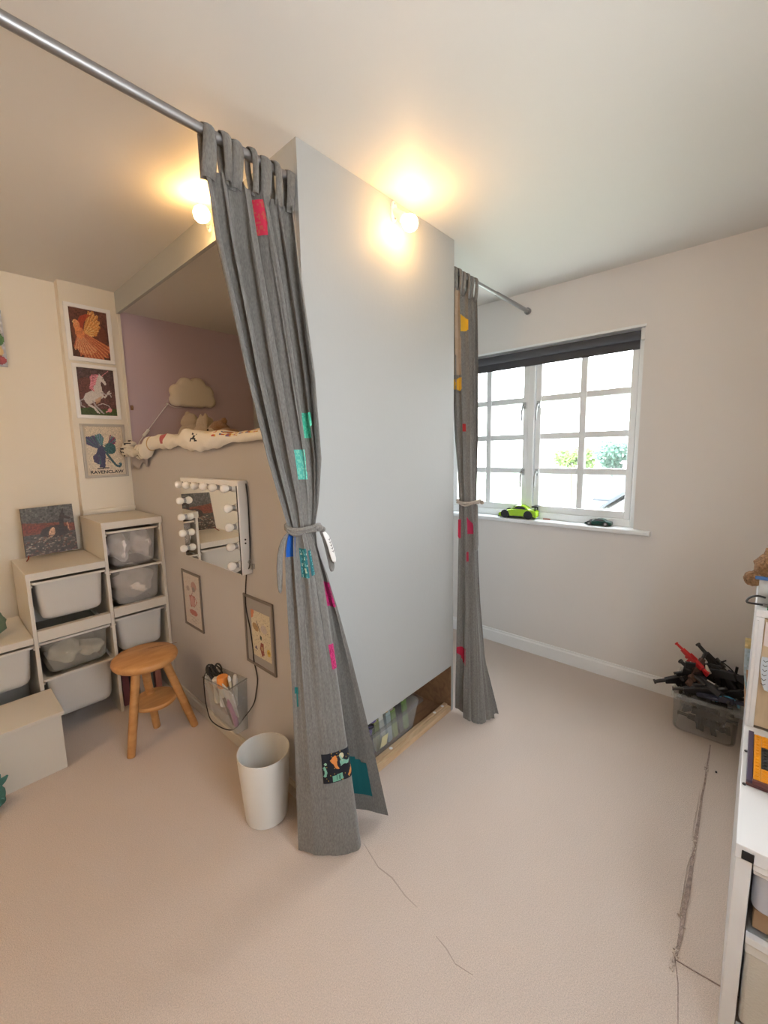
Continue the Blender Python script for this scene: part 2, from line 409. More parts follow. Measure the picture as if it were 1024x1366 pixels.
#==CURTAIN==
def lerp(a, b, t): return a + (b - a) * t
def smooth01(t): t = max(0., min(1., t)); return t*t*(3-2*t)
def crv(P, u):
    """point on a smooth open path through P"""
    n = len(P) - 1; x = min(max(u, 0), 1) * n; i = min(int(x), n - 1); t = x - i
    p0 = P[max(i-1,0)]; p1 = P[i]; p2 = P[i+1]; p3 = P[min(i+2,n)]
    return [0.5*((2*b) + (-a+c)*t + (2*a-5*b+4*c-d)*t*t + (-a+3*b-3*c+d)*t**3) for a, b, c, d in zip(p0, p1, p2, p3)]
def curtain_pt(rows, u, v):
    """rows: (z, four-point path, fold depth, fold count); v from 0 at the top to 1 at the hem"""
    ks = [r[0] for r in rows]; z = lerp(ks[0], ks[-1], v)
    i = 0
    while i < len(rows) - 2 and z < rows[i+1][0]: i += 1
    a, b = rows[i], rows[i+1]; t = (a[0] - z) / (a[0] - b[0])
    pa = crv(a[1], u); pb = crv(b[1], u)
    P = [lerp(pa[0], pb[0], t), lerp(pa[1], pb[1], t)]
    e = 1e-3
    qa = crv(a[1], u+e); qb = crv(b[1], u+e); ra = crv(a[1], u-e); rb = crv(b[1], u-e)
    tx = lerp(qa[0], qb[0], t) - lerp(ra[0], rb[0], t); ty = lerp(qa[1], qb[1], t) - lerp(ra[1], rb[1], t)
    l = math.hypot(tx, ty) or 1
    nx, ny = ty/l, -tx/l
    am = lerp(a[2], b[2], t); nf = a[3]
    ph = 2*math.pi*nf*u + 1.5*math.sin(4.3*u+1.6*v) + .8*math.sin(9.1*u-2.2*v)
    w_ = am * (math.sin(ph) + .30*math.sin(2.3*ph + 3*v + 1) + .12*math.sin(5.1*ph + 9*v))
    lx = am*.42*math.sin(2*ph + .6)
    return (P[0] + nx*w_ + tx/l*lx, P[1] + ny*w_ + ty/l*lx, z)
ROWS1 = [
 (2.235, [(-.305,.030),(-.20,.028),(-.10,.026),(-.016,.024)], .015, 5.5),
 (2.05,  [(-.284,.024),(-.19,.016),(-.09,.008),(-.022,.006)], .026, 5.5),
 (1.69,  [(-.220,.010),(-.15,-.012),(-.07,-.026),(-.006,-.034)], .027, 5.5),
 (1.42,  [(-.176,-.016),(-.12,-.040),(-.06,-.052),(-.006,-.044)], .021, 5.5),
 (1.27,  [(-.148,-.040),(-.11,-.066),(-.07,-.068),(-.022,-.052)], .011, 5.5),
 (1.20,  [(-.134,-.052),(-.11,-.078),(-.08,-.080),(-.046,-.062)], .008, 5.5),
 (1.13,  [(-.146,-.046),(-.12,-.080),(-.07,-.086),(-.034,-.056)], .010, 7),
 (.97,   [(-.163,-.038),(-.11,-.098),(-.030,-.082),(.004,-.086)], .012, 7),
 (.70,   [(-.166,-.036),(-.10,-.120),(.010,-.104),(.052,-.106)], .010, 7),
 (.38,   [(-.160,-.036),(-.09,-.145),(.022,-.136),(.122,-.130)], .008, 7),
 (.012,  [(-.152,-.036),(-.09,-.160),(.020,-.180),(.172,-.186)], .005, 7)]
ROWS2 = [
 (2.245, [(.965,.026),(1.04,.026),(1.12,.026),(1.185,.028)], .015, 4.5),
 (1.95,  [(.962,.022),(1.03,.016),(1.11,.014),(1.175,.020)], .018, 4.5),
 (1.50,  [(.962,.012),(1.03,-.006),(1.10,-.006),(1.165,.010)], .016, 4.5),
 (1.165, [(.985,.000),(1.02,-.030),(1.07,-.036),(1.115,-.020)], .009, 4.5),
 (1.02,  [(.972,-.004),(1.02,-.040),(1.075,-.044),(1.125,-.020)], .010, 4.5),
 (.60,   [(.958,-.010),(1.0,-.062),(1.07,-.070),(1.135,-.030)], .012, 4.5),
 (.30,   [(.950,-.016),(.96,-.092),(1.04,-.120),(1.115,-.070)], .010, 4.5),
 (.012,  [(.950,-.014),(.885,-.135),(.96,-.20),(1.045,-.215)], .009, 4.5)]
# the hem of the tied-back cloth folds back under itself below
V1F, V1V, V1R = (.014,-.190), (.085,-.085), (.170,-.188)
def path_front(k):
    """k 0 at the tie, 1 at the hem: left edge, front corner, inner valley, right edge"""
    a = [(-.146,-.046),(-.128,-.075),(-.098,-.092),(-.066,-.084),(-.052,-.060),(-.034,-.058)]
    b = [(-.152,-.036),(-.125,-.105),(-.062,-.165),V1F,(.070,-.040),V1R]
    return [(lerp(p[0],q[0],k), lerp(p[1],q[1],k)) for p, q in zip(a, b)]
def kk(z): return (1.13 - z) / 1.118
ROWS1 = ROWS1[:6]
ROWS1 = [(r[0], [crv(r[1], i/5) for i in range(6)], r[2], r[3]) for r in ROWS1]
for z_, am_ in ((1.13,.009),(1.02,.010),(.88,.0075),(.70,.004),(.45,.0022),(.22,.0016),(.012,.0016)):
    k_ = kk(z_); k_ = k_**.80
    p_ = path_front(k_)
    ROWS1.append((z_, p_, am_, 5.5))
#==END==
def curtain_mesh(rows, nu, nv, hem):
    mb = MB(); vs = []
    for j in range(nv+1):
        for i in range(nu+1):
            p = curtain_pt(rows, i/nu, j/nv)
            if j > nv*.9: p = (p[0], p[1], p[2] + hem(i/nu)*(j/nv-.9)*10)
            vs.append(p)
    fs = [(j*(nu+1)+i, j*(nu+1)+i+1, (j+1)*(nu+1)+i+1, (j+1)*(nu+1)+i) for j in range(nv) for i in range(nu)]
    return mb.add(vs, fs)
def patch(rows, parent, u0, u1, v0, v1, fn, m, name='fabric_patch', label=None, nu=18, nv=18, off=.0035, skew=0):
    """cloth sewn on the curtain, following its folds; fn(s, t) gives the printed colour or None outside the shape"""
    mb = MB(); P = []
    for j in range(nv+1):
        for i in range(nu+1):
            s_, t_ = i/nu, j/nv
            u = lerp(u0, u1, s_) + skew*t_; v = lerp(v0, v1, t_)
            p = Vector(curtain_pt(rows, u, v)); e = .002
            a = Vector(curtain_pt(rows, u+e, v)) - Vector(curtain_pt(rows, u-e, v))
            b = Vector(curtain_pt(rows, u, v+e)) - Vector(curtain_pt(rows, u, v-e))
            n_ = a.cross(b).normalized()
            if n_.dot(CAM - p) < 0: n_ = -n_
            P.append(p + n_*off)
    idx = {}; 
    for j in range(nv):
        for i in range(nu):
            c = fn((i+.5)/nu, (j+.5)/nv)
            if c is None: continue
            q = [j*(nu+1)+i, j*(nu+1)+i+1, (j+1)*(nu+1)+i+1, (j+1)*(nu+1)+i]
            mb.add([P[k] for k in q], [(0,1,2,3)], c)
    o = ob(name, mb, m, parent)
    if label: o['label'] = label
    return o
cur1 = thing('curtain', (-.08, -.05, 0), 'tall grey linen curtain gathered with a tie at the near corner of the bed box', 'curtain')
ob('curtain_cloth', curtain_mesh(ROWS1, 260, 150, lambda u: .006*math.sin(9*u)), m_linen, cur1, smooth=180)
cur2 = thing('curtain', (1.0, -.05, 0), 'grey linen curtain tied back at the far end of the bed box beside the window', 'curtain')
ob('curtain_cloth', curtain_mesh(ROWS2, 200, 130, lambda u: .006*math.sin(8*u)), m_linen, cur2, smooth=180)
def tab_loop(x, wd, y, z_low, r):
    """a cloth loop over the rail: goes up in front, over and down behind"""
    pr = []
    for k in range(9):
        a = math.pi * k / 8
        pr.append((math.cos(a)*r, ZR + math.sin(a)*r))
    pr = [(r*.35, z_low), (r*.8, z_low+.035)] + [(r*1.05, ZR-.03)] + pr + [(-r*1.05, ZR-.03), (-r*.6, z_low)]
    rings = [[(x + s*wd/2*(1 + .18*math.sin(i*.7+x*60)) + .006*math.sin(x*70)*(ZR-p[1])/.1, RY - p[0] - .004*math.cos(s*2.5), p[1]) for s in (-1, -.33, .33, 1)] for i, p in enumerate(pr)]
    return MB().loft(rings, False, False)
for i in range(7):
    x = -.288 + i*.0445 + .005*math.sin(i*2.3)
    ob('curtain_tab', tab_loop(x, [.036,.026,.030,.022,.032,.026,.030][i], RY, [2.205,2.222,2.212,2.226,2.21,2.22,2.215][i], .0175+.003*(i%2)), m_linen, cur1, solid=.003, smooth=60)
for i in range(6):
    x = .972 + i*.040
    ob('curtain_tab', tab_loop(x, .028, RY, 2.222, .0140+.002*(i%2)), m_linen, cur2, solid=.003, smooth=60)
def tie_ring(rows, z, grow, r, parent, m=m_linen):
    v = (rows[0][0]-z)/(rows[0][0]-rows[-1][0])
    P = [crv([crv(rr[1], 0) for rr in rows], 0)]
    # path of the gathered cloth at this height, closed around behind
    i = 0
    while i < len(rows)-2 and z < rows[i+1][0]: i += 1
    t = (rows[i][0]-z)/(rows[i][0]-rows[i+1][0])
    P = []
    for k in range(13):
        a = crv(rows[i][1], k/12); b = crv(rows[i+1][1], k/12)
        P.append((lerp(a[0],b[0],t), lerp(a[1],b[1],t)))
    cx = sum(p[0] for p in P)/13; cy = sum(p[1] for p in P)/13
    hw = max(math.hypot(p[0]-cx, p[1]-cy) for p in P) + grow
    dx, dy = P[-1][0]-P[0][0], P[-1][1]-P[0][1]; l = math.hypot(dx,dy); dx/=l; dy/=l
    pts = []
    for k in range(29):
        a = 2*math.pi*k/28
        s_, d_ = math.cos(a)*hw, math.sin(a)*(.030+grow)
        pts.append((cx + dx*s_ + dy*d_, cy + dy*s_ - dx*d_, z + .006*math.sin(a*2) - .004*math.cos(a)))
    mb = MB().tube(pts, r, 8, False)
    mb.tube([(p[0], p[1], p[2]-.010+.004*math.sin(k_)) for k_, p in enumerate(pts)], r*.9, 8, False)
    ob('tie_band', mb, m, parent)
    return cx, cy, hw, dx, dy
cx, cy, hw, dx, dy = tie_ring(ROWS1, 1.20, .010, .0075, cur1)
kn = (-.060, -.112, 1.195)
ob('tie_knot', MB().ball(kn, (.016,.013,.012), 12, 8).ball((kn[0]+.012, kn[1]-.004, kn[2]-.006), (.011,.010,.010), 10, 8), m_linen, cur1)
ob('tie_tail', MB().loft([[(p[0]+s*wd, p[1]-s*wd*.6, p[2]) for s in (-1, 1)] for p, wd in (((-.060,-.115,1.190),.006),((-.036,-.112,1.160),.008),((-.016,-.104,1.11),.010),((.002,-.098,1.06),.011),((.004,-.096,1.025),.008))], False, False), m_linen, cur1, solid=.005, sub=1)
ob('tie_tail', MB().loft([[(p[0]+s*wd, p[1]-s*wd*.6, p[2]) for s in (-1, 1)] for p, wd in (((-.145,-.070,1.195),.005),((-.170,-.066,1.17),.008),((-.184,-.062,1.12),.009),((-.186,-.058,1.05),.009),((-.184,-.056,.985),.007))], False, False), m_linen, cur1, solid=.005, sub=1)
cx, cy, hw, dx, dy = tie_ring(ROWS2, 1.165, .012, .006, cur2, m_linen2)
ob('tie_knot', MB().ball((1.075,-.088,1.16), (.012,.012,.012), 10, 8), m_linen2, cur2)
ob('tie_tail', MB().loft([[(p[0]+s*wd, p[1]-s*wd*.3, p[2]) for s in (-1, 1)] for p, wd in (((1.035,-.082,1.16),.008),((1.012,-.092,1.09),.012),((1.004,-.098,.98),.016),((1.0,-.100,.90),.020))], False, False), m_linen, cur2, solid=.005, sub=1)

# ================================================================ bare bulb wall lights
def wall_light(base, out, side, label, bulb_c):
    t = thing('wall_light', tuple(base), label, 'light', None)
    b = Vector(base); n_ = Vector(out); s_ = Vector(side); up = Vector((0,0,1))
    # oval back plate
    pl = [(.019*math.cos(2*math.pi*k/24), .040*math.sin(2*math.pi*k/24)) for k in range(24)]
    m_ = MB().loft([[b + n_*d + s_*p[0]*q + up*p[1]*q for p in pl] for d, q in ((.0005,1),(.006,1),(.010,.85))])
    ob('back_plate', m_, m_white, t)
    for zz in (-.028, .028):
        ob('screw', MB().cyl(b + n_*.009 + up*zz, b + n_*.0115 + up*zz, .0035, n=8), m_steel2, t)
    c = Vector(bulb_c); a = b + n_*.008
    d = (c - a).normalized()
    ob('lamp_holder', MB().tube([a, a + d*.028, c - d*.046, c - d*.034], [.014,.017,.021,.019], 18), m_white, t)
    q = d.to_track_quat('Z', 'Y').to_matrix()
    prof = [(.013,-.040),(.014,-.034),(.020,-.026),(.028,-.014),(.0315,0),(.029,.012),(.022,.023),(.012,.0295),(.002,.0315)]
    m_ = MB().lathe(prof, (0,0,0), 24); m_.v = [tuple(c + q @ Vector(p)) for p in m_.v]
    ob('bulb', m_, m_bulb, t, smooth=180)
wall_light((.478, 0, 2.398), (0,-1,0), (1,0,0), 'white oval wall light with a lit round bulb high on the wide pale grey panel', (.486,-.080,2.332))
wall_light((0, .590, 2.398), (-1,0,0), (0,1,0), 'wall light with a lit round bulb on the beam above the bed opening', (-.075,.510,2.372))

# added fill light: an unseen hanging bulb that warms the left part of the room
pn = thing('added_fill_bulb', (-1.95, .55, 2.02), 'added unseen bulb giving warm fill light to the left part of the room', 'lamp')
ob('ceiling_rose', MB().lathe([(.001,0),(.03,0),(.045,.012),(.045,.02),(.001,.02)], (-1.95,.55,H-.0205), 20), m_white, pn)
ob('flex', MB().cyl((-1.95,.55,2.13),(-1.95,.55,H-.02),.003,n=8), m_white, pn)
ob('lamp_holder', MB().cyl((-1.95,.55,2.085),(-1.95,.55,2.135),.018,.012,18), m_white, pn)
ob('bulb', MB().ball((-1.95,.55,2.052), .034, 20, 12), m_fill_bulb, pn, smooth=180)

# ================================================================ painted pictures
class Canvas:
    """a small raster of colours that becomes the faces of a picture"""
    def __init__(s, nx, ny, col, asp=1.0):
        s.nx, s.ny = nx, ny; s.a = np.zeros((ny, nx, 3)); s.a[:] = col
        s.X, s.Y = np.meshgrid((np.arange(nx)+.5)/nx, (np.arange(ny)+.5)/ny); s.asp = asp   # asp = height / width
        s.rs = np.random.RandomState(nx*7+ny)
    def put(s, m, col, al=1.0): s.a[m] = s.a[m]*(1-al) + np.array(col)*al; return s
    def poly(s, pts, col, al=1.0):
        inside = np.zeros(s.X.shape, bool); n = len(pts)
        for i in range(n):
            x1, y1 = pts[i]; x2, y2 = pts[(i+1) % n]
            if y1 == y2: continue
            c = ((s.Y < y1) != (s.Y < y2)) & (s.X < (x2-x1)*(s.Y-y1)/(y2-y1)+x1)
            inside ^= c
        return s.put(inside, col, al)
    def ell(s, cx, cy, rx, ry, col, al=1.0, rot=0):
        c, q = math.cos(rot), math.sin(rot); dx, dy = s.X-cx, (s.Y-cy)*s.asp
        return s.put(((dx*c+dy*q)/rx)**2 + ((-dx*q+dy*c)/(ry*s.asp))**2 < 1, col, al)
    def line(s, pts, w, col, al=1.0):
        for (x1,y1),(x2,y2) in zip(pts[:-1], pts[1:]):
            dx, dy = x2-x1, (y2-y1)*s.asp; l2 = dx*dx+dy*dy+1e-9
            t = np.clip(((s.X-x1)*dx + (s.Y-y1)*s.asp*dy)/l2, 0, 1)
            d = np.hypot(s.X-x1-t*dx, (s.Y-y1)*s.asp-t*dy)
            s.put(d < w/2, col, al)
        return s
    def grad(s, c0, c1):
        t = s.Y[..., None]; s.a = np.array(c0)*(1-t) + np.array(c1)*t; return s
    def grain(s, amt, sc=1):
        n = s.rs.rand((s.ny+sc-1)//sc, (s.nx+sc-1)//sc)
        n = np.kron(n, np.ones((sc, sc)))[:s.ny, :s.nx]; s.a *= (1 + amt*(n[..., None]-.5)*2); s.a = np.clip(s.a, 0, 1); return s
    def mesh(s, tl, u, v):
        """tl top-left corner, u the full width vector, v the full height vector (downwards)"""
        tl, u, v = Vector(tl), Vector(u), Vector(v); mb = MB()
        for j in range(s.ny+1):
            for i in range(s.nx+1): mb.v.append(tuple(tl + u*(i/s.nx) + v*(j/s.ny)))
        for j in range(s.ny):
            for i in range(s.nx):
                k = j*(s.nx+1)+i; mb.f.append((k, k+s.nx+1, k+s.nx+2, k+1)); mb.c.append(tuple(s.a[j, i]))
        return mb
def picture(name, label, tl, u, v, n_, cv, frame_m, fw, depth=.010, group=None, cat='picture', margin=None):
    """framed picture flat on a wall: frame bars, mount, print"""
    tl, u, v, n_ = Vector(tl), Vector(u), Vector(v), Vector(n_)
    W_, H_ = u.length, v.length; uu, vv = u/W_, v/H_
    c = tl + u/2 + v
    t = thing(name, tuple(c), label, cat, group)
    fr = MB()
    def bar(a0, a1, b0, b1, d0, d1):
        P = [tl + uu*a + vv*b + n_*d for d in (d0, d1) for a, b in ((a0,b0),(a1,b0),(a1,b1),(a0,b1))]
        fr.add(P, [(0,3,2,1),(4,5,6,7),(0,1,5,4),(1,2,6,5),(2,3,7,6),(3,0,4,7)])
    bar(0, W_, 0, fw, .001, depth); bar(0, W_, H_-fw, H_, .001, depth); bar(0, fw, fw, H_-fw, .001, depth); bar(W_-fw, W_, fw, H_-fw, .001, depth)
    ob('frame', fr, frame_m, t, bevel=.0015)
    g = MB(); q = depth*.45
    if margin:
        mm, mc = margin
        P = [tl + uu*a + vv*b + n_*(q-.001) for a, b in ((fw,fw),(W_-fw,fw),(W_-fw,H_-fw),(fw,H_-fw))]
        ob('mount', MB().quad(P[0], P[3], P[2], P[1]), mat('mount_card', mc, .8), t, smooth=0)
        ins = mm
    else: ins = (fw, fw, fw, fw)
    pm = cv.mesh(tl + uu*ins[0] + vv*ins[1] + n_*q, uu*(W_-ins[0]-ins[2]), vv*(H_-ins[1]-ins[3]))
    ob('print', pm, m_vcol, t, smooth=0)
    return t
def feathers(c, cx, cy, L0, a0, a1, n, w, cols, al=1, tip=.25):
    for k in range(n):
        a = lerp(a0, a1, k/max(1, n-1)); l = L0*(.82+.18*math.sin(3.0*k/n+1)+.05*math.sin(k*5))
        x2, y2 = cx+math.cos(a)*l, cy+math.sin(a)*l/c.asp
        c.line([(cx+math.cos(a)*l*.15, cy+math.sin(a)*l*.15/c.asp), (x2, y2)], w, cols[k % len(cols)], al)
# a fiery bird with spread wings
c = Canvas(66, 84, (.10,.030,.022), 1.33).grad((.13,.045,.035), (.07,.02,.015)).grain(.35, 3)
c.ell(.5,.5,.46,.30,(.20,.05,.03),.5)
feathers(c, .30,.60, .80, -1.28,-.62, 20, .045, [(.66,.30,.08),(.50,.18,.05),(.74,.42,.14)])
feathers(c, .34,.56, .50, -1.15,-.25, 13, .05, [(.62,.24,.06),(.74,.40,.13)])
feathers(c, .36,.54, .30, -1.1,-.1, 9, .045, [(.78,.48,.18),(.60,.26,.07)])
c.poly([(.18,.30),(.28,.16),(.42,.10),(.62,.09),(.48,.16),(.38,.26),(.33,.42),(.26,.46)], (.42,.05,.02), .85)
feathers(c, .24,.46, .92, .42,1.62, 34, .030, [(.50,.13,.06),(.64,.25,.10),(.38,.08,.04)])
feathers(c, .20,.50, .62, .70,1.90, 26, .028, [(.62,.26,.11),(.48,.12,.06),(.70,.36,.18)])
c.ell(.18,.36,.085,.115,(.70,.26,.10)); c.ell(.15,.29,.06,.055,(.78,.34,.14)); c.poly([(.06,.30),(.11,.27),(.11,.32)], (.85,.55,.2))
c.ell(.13,.28,.012,.012,(.05,.02,.02)); c.ell(.24,.50,.12,.12,(.72,.25,.09),.8)
c.grain(.22)
picture('poster', 'white framed print of a fiery orange bird, highest of the three on the pillar', (-.272,YP-.0005,2.328), (.237,0,0), (0,0,-.322), (0,-1,0), c, m_white, .022, .014)
# a rearing white unicorn
c = Canvas(66, 84, (.10,.05,.05), 1.33).grad((.075,.045,.05), (.13,.05,.045)).grain(.3, 4)
c.ell(.25,.45,.35,.25,(.16,.045,.035),.6); c.poly([(0,.86),(.3,.83),(.6,.87),(1,.84),(1,1),(0,1)], (.045,.075,.02)).grain(.3, 2)
wt = (.62,.58,.56); sh = (.42,.38,.38)
c.poly([(.10,.66),(.18,.54),(.34,.48),(.48,.40),(.60,.42),(.68,.50),(.66,.60),(.52,.68),(.40,.72),(.30,.76),(.18,.76)], wt)
c.poly([(.40,.50),(.42,.36),(.46,.22),(.54,.13),(.64,.12),(.68,.18),(.62,.30),(.64,.46),(.56,.54)], wt)
c.poly([(.58,.13),(.68,.15),(.76,.27),(.78,.31),(.73,.34),(.66,.27),(.60,.24)], (.70,.66,.64)); c.line([(.60,.11),(.61,.15)], .03, wt)
c.line([(.66,.15),(.80,.06),(.86,.02)], .018, (.70,.28,.30))
for k in range(9): c.line([(.56-.012*k,.13+.025*k),(.40-.012*k,.14+.035*k),(.34+.01*k,.20+.035*k)], .028, [(.66,.20,.27),(.78,.34,.40)][k%2])
c.line([(.18,.66),(.24,.78),(.38,.84),(.46,.93)], .06, wt); c.line([(.36,.70),(.42,.80),(.50,.86),(.58,.93)], .045, sh); c.line([(.44,.93),(.50,.95)], .035, wt); c.line([(.56,.93),(.62,.95)], .03, sh)
c.line([(.60,.56),(.70,.60),(.78,.52),(.84,.46)], .045, wt); c.line([(.62,.50),(.74,.54),(.84,.52),(.88,.58)], .035, sh); c.line([(.80,.52),(.88,.50)], .03, wt)
c.line([(.12,.66),(.02,.70),(.03,.80),(.12,.84)], .03, sh); c.poly([(.42,.66),(.62,.58),(.56,.70),(.44,.76)], (.55,.33,.20), .8)
c.line([(.48,.78),(.62,.74),(.78,.78),(.84,.86)], .016, wt); c.ell(.80,.88,.06,.045,(.72,.24,.28)); c.line([(.70,.92),(.84,.86)], .04, (.78,.34,.38))
c.ell(.68,.20,.012,.010,(.05,.03,.03)); c.grain(.14)
picture('poster', 'white framed print of a rearing white unicorn with a pink mane', (-.263,YP-.0005,1.990), (.233,0,0), (0,0,-.318), (0,-1,0), c, m_white, .021, .012)
# winged creature shaped round a capital letter, title underneath
c = Canvas(70, 92, (.66,.57,.44), 1.33).grain(.05, 2)
bl_ = [(.05,.06,.14),(.09,.07,.16),(.04,.11,.13),(.10,.12,.18)]
feathers(c, .36,.46, .44, -2.75,-1.75, 12, .048, bl_); feathers(c, .42,.42, .36, -2.0,-1.35, 7, .04, [(.06,.19,.20),(.14,.22,.34)])
feathers(c, .60,.40, .32, -1.25,-.35, 7, .035, [(.20,.05,.10),(.08,.18,.20),(.12,.06,.16)])
c.poly([(.30,.45),(.42,.38),(.52,.46),(.50,.62),(.46,.86),(.30,.86),(.33,.66),(.22,.60)], (.055,.06,.13))
c.ell(.66,.46,.16,.12,(.035,.12,.13)); feathers(c, .60,.44, .15, 0, 6.2, 16, .02, [(.06,.17,.18),(.03,.09,.11)]); feathers(c, .34,.60, .24, 1.3, 2.9, 12, .035, bl_); c.poly([(.24,.56),(.14,.62),(.16,.74),(.26,.78),(.32,.66)], (.07,.06,.13))
c.line([(.54,.56),(.66,.70),(.78,.82),(.88,.85),(.93,.80)], .065, (.04,.10,.13)); c.line([(.93,.80),(.90,.77),(.87,.80)], .03, (.06,.16,.20))
c.line([(.24,.88),(.56,.87)], .03, (.05,.05,.07)); c.line([(.50,.66),(.62,.68),(.56,.72),(.64,.76)], .014, (.10,.10,.13)); c.grain(.25)
m_frame3 = mat('pale_perspex_frame', (.50,.47,.42), .25)
t3 = picture('poster', 'clear framed print of a blue winged creature above a dark title line', (-.256,YP-.0005,1.640), (.236,0,0), (0,0,-.326), (0,-1,0), c, m_frame3, .014, .014, margin=((.024,.016,.024,.020), (.66,.58,.46)))
def text_mesh(txt, size, loc, rot, m, parent, name='lettering', extrude=.0004, squash=1.0, bold=0):
    cu = bpy.data.curves.new('t', 'FONT'); cu.body = txt; cu.size = size; cu.extrude = extrude; cu.align_x = 'CENTER'; cu.offset = bold; cu.resolution_u = 3
    to = bpy.data.objects.new('t', cu); me = bpy.data.meshes.new_from_object(to)
    bpy.data.objects.remove(to); bpy.data.curves.remove(cu)
    mm = Matrix.Translation(Vector(loc)) @ rot.to_4x4() @ Matrix.Diagonal((squash,1,1,1))
    me.transform(mm); mb = MB().add([tuple(v.co) for v in me.vertices], [tuple(p.vertices) for p in me.polygons])
    bpy.data.meshes.remove(me)
    return ob(name, mb, m, parent, smooth=0)
m_ink = mat('dark_print_ink', (.03,.03,.04), .6)
rotw = Matrix(((1,0,0),(0,0,-1),(0,1,0)))
text_mesh('RAVENCLAW', .0265, (-.138, YP-.0085, 1.3385), rotw, m_ink, t3, bold=.0006, squash=1.12)

# picture cut off by the left edge of the photograph
c = Canvas(50, 60, (.50,.51,.55), 1.3).grain(.08, 2)
c.ell(.70,.25,.22,.16,(.05,.13,.04)); c.ell(.50,.42,.30,.18,(.04,.10,.05)); c.ell(.82,.52,.18,.14,(.06,.16,.05)); c.ell(.62,.74,.34,.20,(.62,.44,.22)); c.ell(.68,.72,.16,.11,(.50,.05,.02)); c.ell(.80,.90,.20,.09,(.30,.05,.06)); c.ell(.2,.2,.1,.1,(.6,.5,.1)); c.grain(.3, 3)
t = thing('canvas_picture', (-.645, YL, 1.94), 'flower painting on a pale ground at the left edge, beside the pillar', 'picture')
ob('canvas_block', MB().box(-.755,-.540,YL-.016,YL-.0005,1.940,2.232), mat('pale_blue_canvas', (.42,.45,.52), .8), t, smooth=0)
ob('painting', c.mesh((-.753,YL-.017,2.230),(.211,0,0),(0,0,-.288)), m_vcol, t, smooth=0)
# small painting leaning on the middle step
c = Canvas(70, 76, (.12,.09,.07), 1.1).grad((.10,.10,.095), (.04,.025,.015)).grain(.4, 3)
c.poly([(0,.30),(.3,.34),(.62,.36),(1,.42),(1,.58),(0,.56)], (.17,.045,.025)); c.poly([(.0,.36),(.4,.38),(.45,.50),(0,.52)], (.17,.035,.02))
c.ell(.60,.55,.28,.13,(.035,.022,.018)); c.line([(.72,.60),(.75,.30),(.78,.20)], .09, (.03,.02,.018)); c.line([(.76,.24),(.90,.30)], .06, (.04,.022,.02)); c.line([(.78,.16),(.80,.10)], .04, (.03,.02,.02))
c.ell(.54,.56,.06,.10,(.55,.33,.20),1,.3); c.line([(.50,.66),(.40,.70)], .03, (.50,.30,.18)); c.line([(.86,.40),(.88,.56)], .03, (.40,.20,.12))
for k in range(160):
    x, y = c.rs.rand(), .62+.38*c.rs.rand(); q = c.rs.rand()
    c.ell(x, y, .015+.02*c.rs.rand(), .012, [(.20,.15,.11),(.04,.025,.02),(.13,.045,.025),(.26,.21,.16)][int(q*4)])
c.grain(.4, 2)
tl = Vector((-.583,1.805,1.166)); vv = Vector((-.006,-.055,-.262)); uu_ = Vector((.236,0,.006))
t = thing('canvas_picture', (-.465,1.745,.905), 'small dark painting of a black horse leaning on the middle step of the storage unit', 'picture')
nn = vv.cross(uu_).normalized()
if nn.y > 0: nn = -nn
P = [tl, tl+uu_, tl+uu_+vv, tl+vv]
ob('canvas_block', MB().loft([[p - nn*.016 for p in P], P]), mat('canvas_edge', (.06,.045,.04), .8), t, smooth=0)
ob('painting', c.mesh(tl+nn*.001+uu_*.004+vv*.004, uu_*.992, vv*.992), m_vcol, t, smooth=0)
ob('ribbon', MB().tube([P[3]+Vector((.012,.0,.006)), P[3]+Vector((.006,-.02,-.006)), P[3]+Vector((-.004,-.035,-.014))], .003, 6), mat('red_ribbon', (.25,.03,.02), .7), t)

# two prints on the bed side
def side_pic(y0, y1, z0, z1, label, cv, fm, fw, margin=None):
    return picture('picture', label, (-.0005, y1, z1), (0, y0-y1, 0), (0, 0, z0-z1), (-1,0,0), cv, fm, fw, .008, margin=margin)
m_fr = mat('taupe_frame', (.20,.175,.16), .5)
c = Canvas(50, 64, (.60,.545,.50), 1.4).grain(.06, 2)
c.poly([(.30,.42),(.66,.40),(.60,.62),(.36,.64)], (.40,.14,.12)); c.ell(.50,.74,.24,.06,(.46,.15,.12)); c.ell(.48,.52,.13,.10,(.55,.30,.27)); c.ell(.26,.30,.10,.05,(.40,.34,.32)); c.ell(.62,.22,.16,.09,(.45,.27,.24)); c.ell(.60,.28,.10,.05,(.28,.24,.23)); c.line([(.56,.30),(.46,.40)], .03, (.35,.20,.18)); c.line([(.66,.44),(.76,.50),(.64,.58)], .03, (.42,.16,.13)); c.line([(.26,.82),(.70,.88)], .02, (.42,.38,.35)); c.line([(.34,.90),(.64,.93)], .02, (.42,.38,.35))
for k in range(40): c.ell(.1+.8*c.rs.rand(), .05+.85*c.rs.rand(), .015, .008, (.45,.38,.34))
side_pic(.945, 1.172, .497, .815, 'narrow brown framed print of a pink teacup, below the lit-bulb mirror', c, m_fr, .013)
c = Canvas(56, 76, (.66,.60,.45), 1.5).grain(.08, 2)
